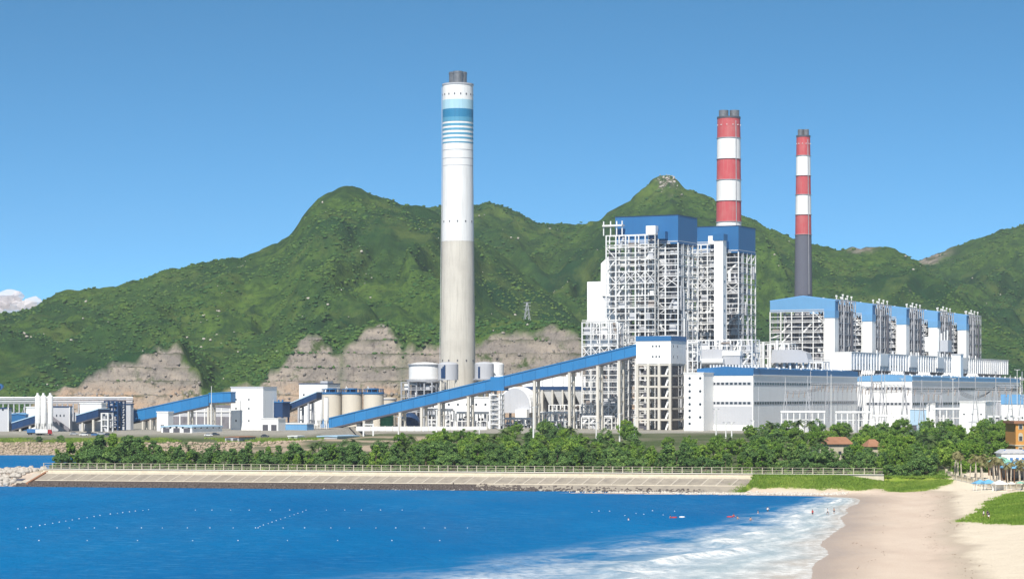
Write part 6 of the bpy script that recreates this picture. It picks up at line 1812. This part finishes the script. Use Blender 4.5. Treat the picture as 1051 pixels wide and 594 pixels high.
for k in range(26):
    f_ = k / 25; p = PA + pdir * plen * f_ * .98 + Vector((1.6 + rng.uniform(-.3, 3.5), rng.uniform(-.8, .8), 0))
    tree('dry_palm', p.x, p.y, rng.uniform(.8, 1.15))

ob = thing('hotel', 'orange rendered hotel block with arched windows at the right edge', 'building', Vector((xat(1042.5, 770), 770, gz(xat(1042.5, 770), 770))), 0)
hh = zat(434.5, 770) - ob.location.z
box('wall', ob, 'orange_wall', 0, 22, 0, 16, -.5, hh)
box('roof', ob, 'terracotta', -.7, 22.7, -.7, 16.7, hh, hh + .8)
box('cornice', ob, 'cream', -.3, 22.3, -.3, 16.3, hh * .52, hh * .52 + .4)
for fl_ in range(4):
    for k in range(7):
        x = 1.6 + k * 3; z = 2.0 + fl_ * hh / 4
        fr_ = box('window_frame', ob, 'cream', x - .75, x + .75, -.1, .05, z - .1, z + 1.9)
        box('window', fr_, 'glass_dark', x - .5, x + .5, -.16, 0, z + .1, z + 1.5)
        cyl('window_arch', fr_, 'cream', (x, -.1, z + 1.9), (x, .05, z + 1.9), .75, 14)
wv = thing('white_villa', 'small white villa with blue shutters in front of the hotel', 'building', Vector((xat(1028, 742), 742, gz(xat(1028, 742), 742))), .1)
vh = zat(461, 742) - wv.location.z
box('wall', wv, 'canvas_white', 0, 8, 0, 6, -.3, vh - 1.2)
prism('roof', wv, 'grey_clad', [(-.5, vh - 1.2), (8.5, vh - 1.2), (6.5, vh), (1.5, vh)], -.4, 6.4)
for k in range(4):
    for fl_ in range(2): box('window', wv, 'car_blue', .8 + k * 1.9, 1.8 + k * 1.9, -.07, .05, 3.6 + fl_ * 2.6, 4.9 + fl_ * 2.6)
def pavilion(px0, px1, Y, y_eave, y_ridge, m, label, depth=7):
    x0, x1 = xat(px0, Y), xat(px1, Y); z = gz((x0 + x1) / 2, Y); W = x1 - x0
    t = thing('beach_pavilion', label, 'pavilion', Vector((x0, Y, z)), 0)
    he, hr = zat(y_eave, Y) - z, zat(y_ridge, Y) - z
    v = [(0, 0, he), (W, 0, he), (W, depth, he), (0, depth, he), (W * .3, depth / 2, hr), (W * .7, depth / 2, hr), (0, 0, he - .3), (W, 0, he - .3), (W, depth, he - .3), (0, depth, he - .3)]
    poly('canopy', t, m, v, [(9, 8, 7, 6), (0, 1, 5, 4), (1, 2, 5), (2, 3, 4, 5), (3, 0, 4), (6, 7, 1, 0), (7, 8, 2, 1), (8, 9, 3, 2), (9, 6, 0, 3)])
    for x in (.4, W / 3, W * 2 / 3, W - .4):
        for y in (.4, depth - .4): box('post', t, 'brown_wood', x - .16, x + .16, y - .16, y + .16, -.3, he - .3)
    box('counter', t, 'brown_wood', .8, W - .8, depth - 1.6, depth - .8, 0, 1.1)
    box('back_wall', t, 'equip_brown', .3, W - .3, depth - .3, depth - .2, 0, he - .32)
    return t
pavilion(1018, 1040, 712, 474, 469, 'tent_green', 'pale green roofed beach pavilion among the young palms')
pavilion(1031, 1062, 690, 479.5, 473.5, 'tent_blue', 'blue and white roofed beach pavilion at the right edge')
def gazebo(px, Y, w, m, label):
    x = xat(px, Y); z = gz(x, Y); t = thing('beach_tent', label, 'tent', Vector((x, Y, z)), .15)
    for sx in (-1, 1):
        for sy in (-1, 1): cyl('pole', t, 'white_steel', (sx * w, sy * 1.3, -.2), (sx * w, sy * 1.3, 2.1), .07, 8)
    v = [(-w - .2, -1.5, 2.1), (w + .2, -1.5, 2.1), (w + .2, 1.5, 2.1), (-w - .2, 1.5, 2.1), (0, 0, 3.0)] + [(sx * (w + .2), sy * 1.5, 1.75) for sx, sy in ((-1, -1), (1, -1), (1, 1), (-1, 1))]
    poly('canopy', t, m, v, [(0, 1, 4), (1, 2, 4), (2, 3, 4), (3, 0, 4), (5, 6, 1, 0), (6, 7, 2, 1), (7, 8, 3, 2), (8, 5, 0, 3), (8, 7, 6, 5)])
    return t
gazebo(1006, 668, 1.5, 'tent_blue', 'left of the two light blue beach tents on the sand')
gazebo(1014.5, 664, 1.5, 'tent_blue', 'right of the two light blue beach tents on the sand')
gz_ = gazebo(1026, 655, 1.6, 'canvas_white', 'white walled beach tent at the promenade edge')
box('side_wall', gz_, 'canvas_white', -1.6, 1.6, 1.3, 1.34, 0, 2.0)
for px_, Y, m_, lab in ((1001, 672, 'tent_blue', 'folded blue parasol left of the beach tents'), (1038, 650, 'canvas_white', 'white parasol right of the white beach tent'), (1047, 646, 'tent_green', 'green parasol at the right edge of the sand')):
    x = xat(px_, Y); t = thing('parasol', lab, 'parasol', Vector((x, Y, gz(x, Y))), 0)
    cyl('pole', t, 'white_steel', (0, 0, -.2), (0, 0, 2.4), .05, 8)
    lathe('canopy', t, m_, [(1.25, 1.95), (.7, 2.25), (.05, 2.5)], 8, False)

# wrack line and small litter on the sand: nobody could count it
def wrack(n, seed):
    r = np.random.RandomState(seed); X = r.uniform(40, 140, n); Y = r.uniform(340, 690, n)
    d, a = shore_dist(X, Y); g = g_grass(X, Y)
    k = ((np.abs(d - 23 - 3 * np.sin(Y / 19)) < 1.6) & (r.rand(n) < .8) | (np.abs(d - 9 - 2 * np.sin(Y / 13)) < .5) & (r.rand(n) < .5) | (d > 4) & (r.rand(n) < .012)) & (g < .2) & (X < 1.0 * 150)
    X, Y = X[k], Y[k]; return np.stack([X, Y, ground_z(X, Y) + .02], -1)
wc = wrack(9000, 51)
tag(indexed_blobs('beach_wrack', wc, .05 + .11 * np.random.RandomState(52).rand(len(wc)) ** 2, .45, MATS['brown_wood'], seed=53), 'thin line of dark seaweed and litter along the beach', 'seaweed', kind='stuff')

# ================================================================== PEOPLE, BUOYS
def person_mesh(pose):
    J = {'pelvis': (0, 0, .92), 'chest': (0, 0, 1.28), 'neck': (0, 0, 1.46), 'head': (0, .02, 1.56), 'crown': (0, .01, 1.70)}
    R = {'pelvis': .135, 'chest': .15, 'neck': .055, 'head': .092, 'crown': .075}
    E = [('pelvis', 'chest'), ('chest', 'neck'), ('neck', 'head'), ('head', 'crown')]
    for s, n in ((-1, 'l'), (1, 'r')):
        st = {'walk': .22 * s, 'stand': .03 * s, 'wade': .1 * s}[pose]
        J['hip' + n] = (.1 * s, 0, .88); J['knee' + n] = (.11 * s, -st, .49); J['ank' + n] = (.11 * s, -st * 1.2 + .04, .08); J['toe' + n] = (.12 * s, -st * 1.2 - .13, .04)
        up = {'walk': .16 * -s, 'stand': .02, 'wade': .1}[pose]; ou = .30 if pose == 'wade' else .08
        J['sh' + n] = (.19 * s, 0, 1.38); J['el' + n] = ((.22 + ou * .6) * s, -up * .5, 1.12); J['wr' + n] = ((.23 + ou) * s, -up - .06, .90 if pose != 'wade' else 1.02); J['ha' + n] = ((.23 + ou) * s, -up - .1, .80 if pose != 'wade' else .98)
        for a, b_ in (('hip', .10), ('knee', .065), ('ank', .042), ('toe', .035), ('sh', .065), ('el', .045), ('wr', .032), ('ha', .04)): R[a + n] = b_
        E += [('pelvis', 'hip' + n), ('hip' + n, 'knee' + n), ('knee' + n, 'ank' + n), ('ank' + n, 'toe' + n), ('chest', 'sh' + n), ('sh' + n, 'el' + n), ('el' + n, 'wr' + n), ('wr' + n, 'ha' + n)]
    names = list(J); me = bpy.data.meshes.new('figure')
    me.from_pydata([J[k] for k in names], [(names.index(a), names.index(b_)) for a, b_ in E], [])
    o = bpy.data.objects.new('figure', me); col.objects.link(o)
    md = o.modifiers.new('skin', 'SKIN'); sv = me.skin_vertices[0].data
    for i, k in enumerate(names): sv[i].radius = (R[k], R[k]); sv[i].use_root = (k == 'pelvis')
    o.modifiers.new('sub', 'SUBSURF').levels = 1
    dg = bpy.context.evaluated_depsgraph_get()
    out = bpy.data.meshes.new_from_object(o.evaluated_get(dg)); out.materials.clear(); out.materials.append(MATS['skin'])
    out.polygons.foreach_set('use_smooth', [True] * len(out.polygons))
    bpy.data.objects.remove(o); return out
FIG = {k: person_mesh(k) for k in ('walk', 'stand', 'wade')}
def garment(name, parent, m, prof):
    o = lathe(name, parent, m, prof, 14); o.scale = (1.15, .85, 1); return o
def person(px, Y, pose, top, bottom, rz, label, sink=0.0, cat='person'):
    x = xat(px, Y); z = max(gz(x, Y), -1.3 if sink else -9)
    if sink: z = -sink
    t = thing('person', label, cat, Vector((x, Y, z)), rz)
    put('body', FIG[pose], t)
    garment('shirt' if top != 'skin' else 'waistband', t, top if top != 'skin' else bottom, [(.165, .93), (.17, 1.1), (.185, 1.3), (.17, 1.40), (.08, 1.46)] if top != 'skin' else [(.165, .9), (.165, .98)])
    garment('shorts', t, bottom, [(.20, .66), (.19, .8), (.17, .95)])
    h = lathe('hair', t, 'hair', [(.10, 1.56), (.11, 1.63), (.10, 1.70), (.06, 1.75), (.01, 1.77)], 12); h.location = (0, .025, 0)
    return t
P = [(1009.5, yat(535.5, 1.4), 'walk', 'cloth_white', 'cloth_dark', .6, 'person in white top strolling on the sand below the dune grass', 0),
     (1013.5, yat(535.5, 1.4), 'stand', 'cloth_dark', 'cloth_dark', -.5, 'person in dark clothes on the sand beside the one in white', 0),
     (1014.8, yat(537, 1.4), 'walk', 'cloth_dark', 'cloth_white', .2, 'nearest of the three people on the sand', 0),
     (834, 585, 'stand', 'cloth_red', 'cloth_dark', .2, 'person in red standing in the shallows', .35),
     (849.5, 588, 'walk', 'cloth_white', 'cloth_dark', .9, 'bather in white near the water edge', .2),
     (856, 590, 'stand', 'skin', 'cloth_dark', 2.0, 'bather in dark shorts farthest right in the shallows', .1),
     (788, 600, 'wade', 'cloth_white', 'cloth_dark', .4, 'tallest bather in white wading in the bay', .4),
     (778, 590, 'wade', 'skin', 'cloth_white', 1.4, 'bather waist deep left of the tall one in white', .75),
     (770.5, 555, 'wade', 'skin', 'cloth_dark', .3, 'bather in dark shorts nearest the breaking waves', .7),
     (753, 575, 'wade', 'cloth_red', 'cloth_red', .2, 'bather in red beside the dark floating ring', .9),
     (688, 570, 'wade', 'cloth_red', 'cloth_dark', 1.0, 'leftmost bather in red, deep in the bay', 1.0),
     (757, 565, 'wade', 'skin', 'cloth_dark', 2.2, 'bather just right of the one in red', .9),
     (645, 560, 'wade', 'cloth_white', 'cloth_white', 1.1, 'far left bather in white, up to the chest', 1.05)]
for a in P: person(a[0], a[1], a[2], a[3], a[4], a[5], a[6], a[7])
def floatring(px, Y, m, label):
    x = xat(px, Y); n, k = 20, 8; v = []; f = []
    for i in range(n):
        a = 6.2832 * i / n
        for j in range(k):
            b_ = 6.2832 * j / k; rr_ = .55 + .2 * math.cos(b_); v.append((rr_ * math.cos(a), rr_ * math.sin(a), .08 + .2 * math.sin(b_)))
    for i in range(n):
        for j in range(k): f.append((i * k + j, ((i + 1) % n) * k + j, ((i + 1) % n) * k + (j + 1) % k, i * k + (j + 1) % k))
    t = poly('swim_ring', None, m, v, f, True); t.location = (x, Y, 0); tag(t, label, 'swim ring')
floatring(749, 574, 'cloth_red', 'red swim ring floating left of the bather in red')
floatring(692, 571, 'cloth_red', 'red swim ring beside the leftmost red bather')
floatring(700, 573, 'cloth_white', 'white swim ring right of the leftmost red bather')

bprof = [(.05, -.25), (.3, -.15), (.36, .05), (.28, .25), (.1, .34), (.06, .5), (.02, .52)]
bsrc = None
def buoy(px, py, row, s=1.0):
    global bsrc
    Y = yat(py, 0.0); x = xat(px, Y)
    if bsrc is None:
        bsrc = lathe('buoy', None, 'buoy', bprof, 14); o = bsrc
    else:
        o = bsrc.copy(); col.objects.link(o)
    o.location = (x, Y, 0); s *= .44; o.scale = (s, s, s)
    tag(o, 'small white buoy ' + row, 'buoy', 'buoys ' + row)
for k in range(13): buoy(19 + k * 7.0 + rng.uniform(-1, 1), 542.5 - k * 1.15, 'on the long slanting float line at left', rng.uniform(.7, 1.0))
for k in range(7): buoy(114 + k * 6.4 + rng.uniform(-1.2, 1.2), 527.3 - k * .75, 'near the far end of the left float line', rng.uniform(.7, 1.0))
for k in range(12): buoy(262 + k * 4.4 + rng.uniform(-.6, .6), 541.5 - k * 1.5, 'on the short slanting float line in mid bay', rng.uniform(.6, .9))
for k in range(12): buoy(199 + k * 19.3 + rng.uniform(-2, 2), 523.2, 'in the far row across the bay', rng.uniform(.65, .95))
for k in range(18): buoy(73 + k * 24 + rng.uniform(-3, 3), 541.5, 'in the middle row across the bay', rng.uniform(.6, .9))
for k in range(9): buoy(38 + k * 52 + rng.uniform(-4, 4), 554.5, 'in the nearest row across the bay', rng.uniform(.65, .9))
for k in range(9): buoy(606 + k * 11 + rng.uniform(-3, 3), 523.5 + rng.uniform(-1, 6), 'bobbing among the bathers', rng.uniform(.6, .9))

# tell look-alikes apart by their place in the row
ORDW = ['leftmost', 'second from left', 'third from left', 'fourth from left', 'fifth from left', 'sixth from left', 'seventh from left', 'eighth from left', 'ninth from left', 'tenth from left', 'eleventh from left', 'twelfth from left', 'thirteenth from left', 'fourteenth from left', 'fifteenth from left', 'sixteenth from left', 'seventeenth from left', 'eighteenth from left'] + [w + ' from left' for w in ('nineteenth', 'twentieth', 'twenty-first', 'twenty-second', 'twenty-third', 'twenty-fourth', 'twenty-fifth', 'twenty-sixth')]
bylab = {}
for o in col.objects:
    if o.parent is None and 'label' in o and 'kind' not in o: bylab.setdefault(o['label'], []).append(o)
for lab, os_ in bylab.items():
    if 1 < len(os_) <= len(ORDW) and len(lab.split()) <= 13:
        os_.sort(key=lambda q: q.location.x / q.location.y)
        for k, o in enumerate(os_): o['label'] = lab + ', ' + (ORDW[k] if k < len(os_) - 1 or k == 0 else 'rightmost')

# ================================================================== HAZE
hzm = bpy.data.materials.new('haze_air'); hzm.use_nodes = True; nt = hzm.node_tree; nt.nodes.clear()
pv = nt.nodes.new("ShaderNodeVolumePrincipled"); pv.inputs['Color'].default_value = (0.80, 0.89, 1.0, 1); pv.inputs['Density'].default_value = 0.00006
pv.inputs['Anisotropy'].default_value = 0.1
mo = nt.nodes.new("ShaderNodeOutputMaterial"); nt.links.new(pv.outputs[0], mo.inputs['Volume'])
me = bpy.data.meshes.new('haze')
v = [(x, y, z) for z in (-6, 345) for y in (-700, 4300) for x in (-3400, 3400)]
me.from_pydata(v, [], [(0, 2, 3, 1), (4, 5, 7, 6), (0, 1, 5, 4), (2, 6, 7, 3), (0, 4, 6, 2), (1, 3, 7, 5)])
me.materials.append(hzm)
tag(put('haze', me), 'thin bluish haze in the air over the bay', 'haze', kind='stuff')
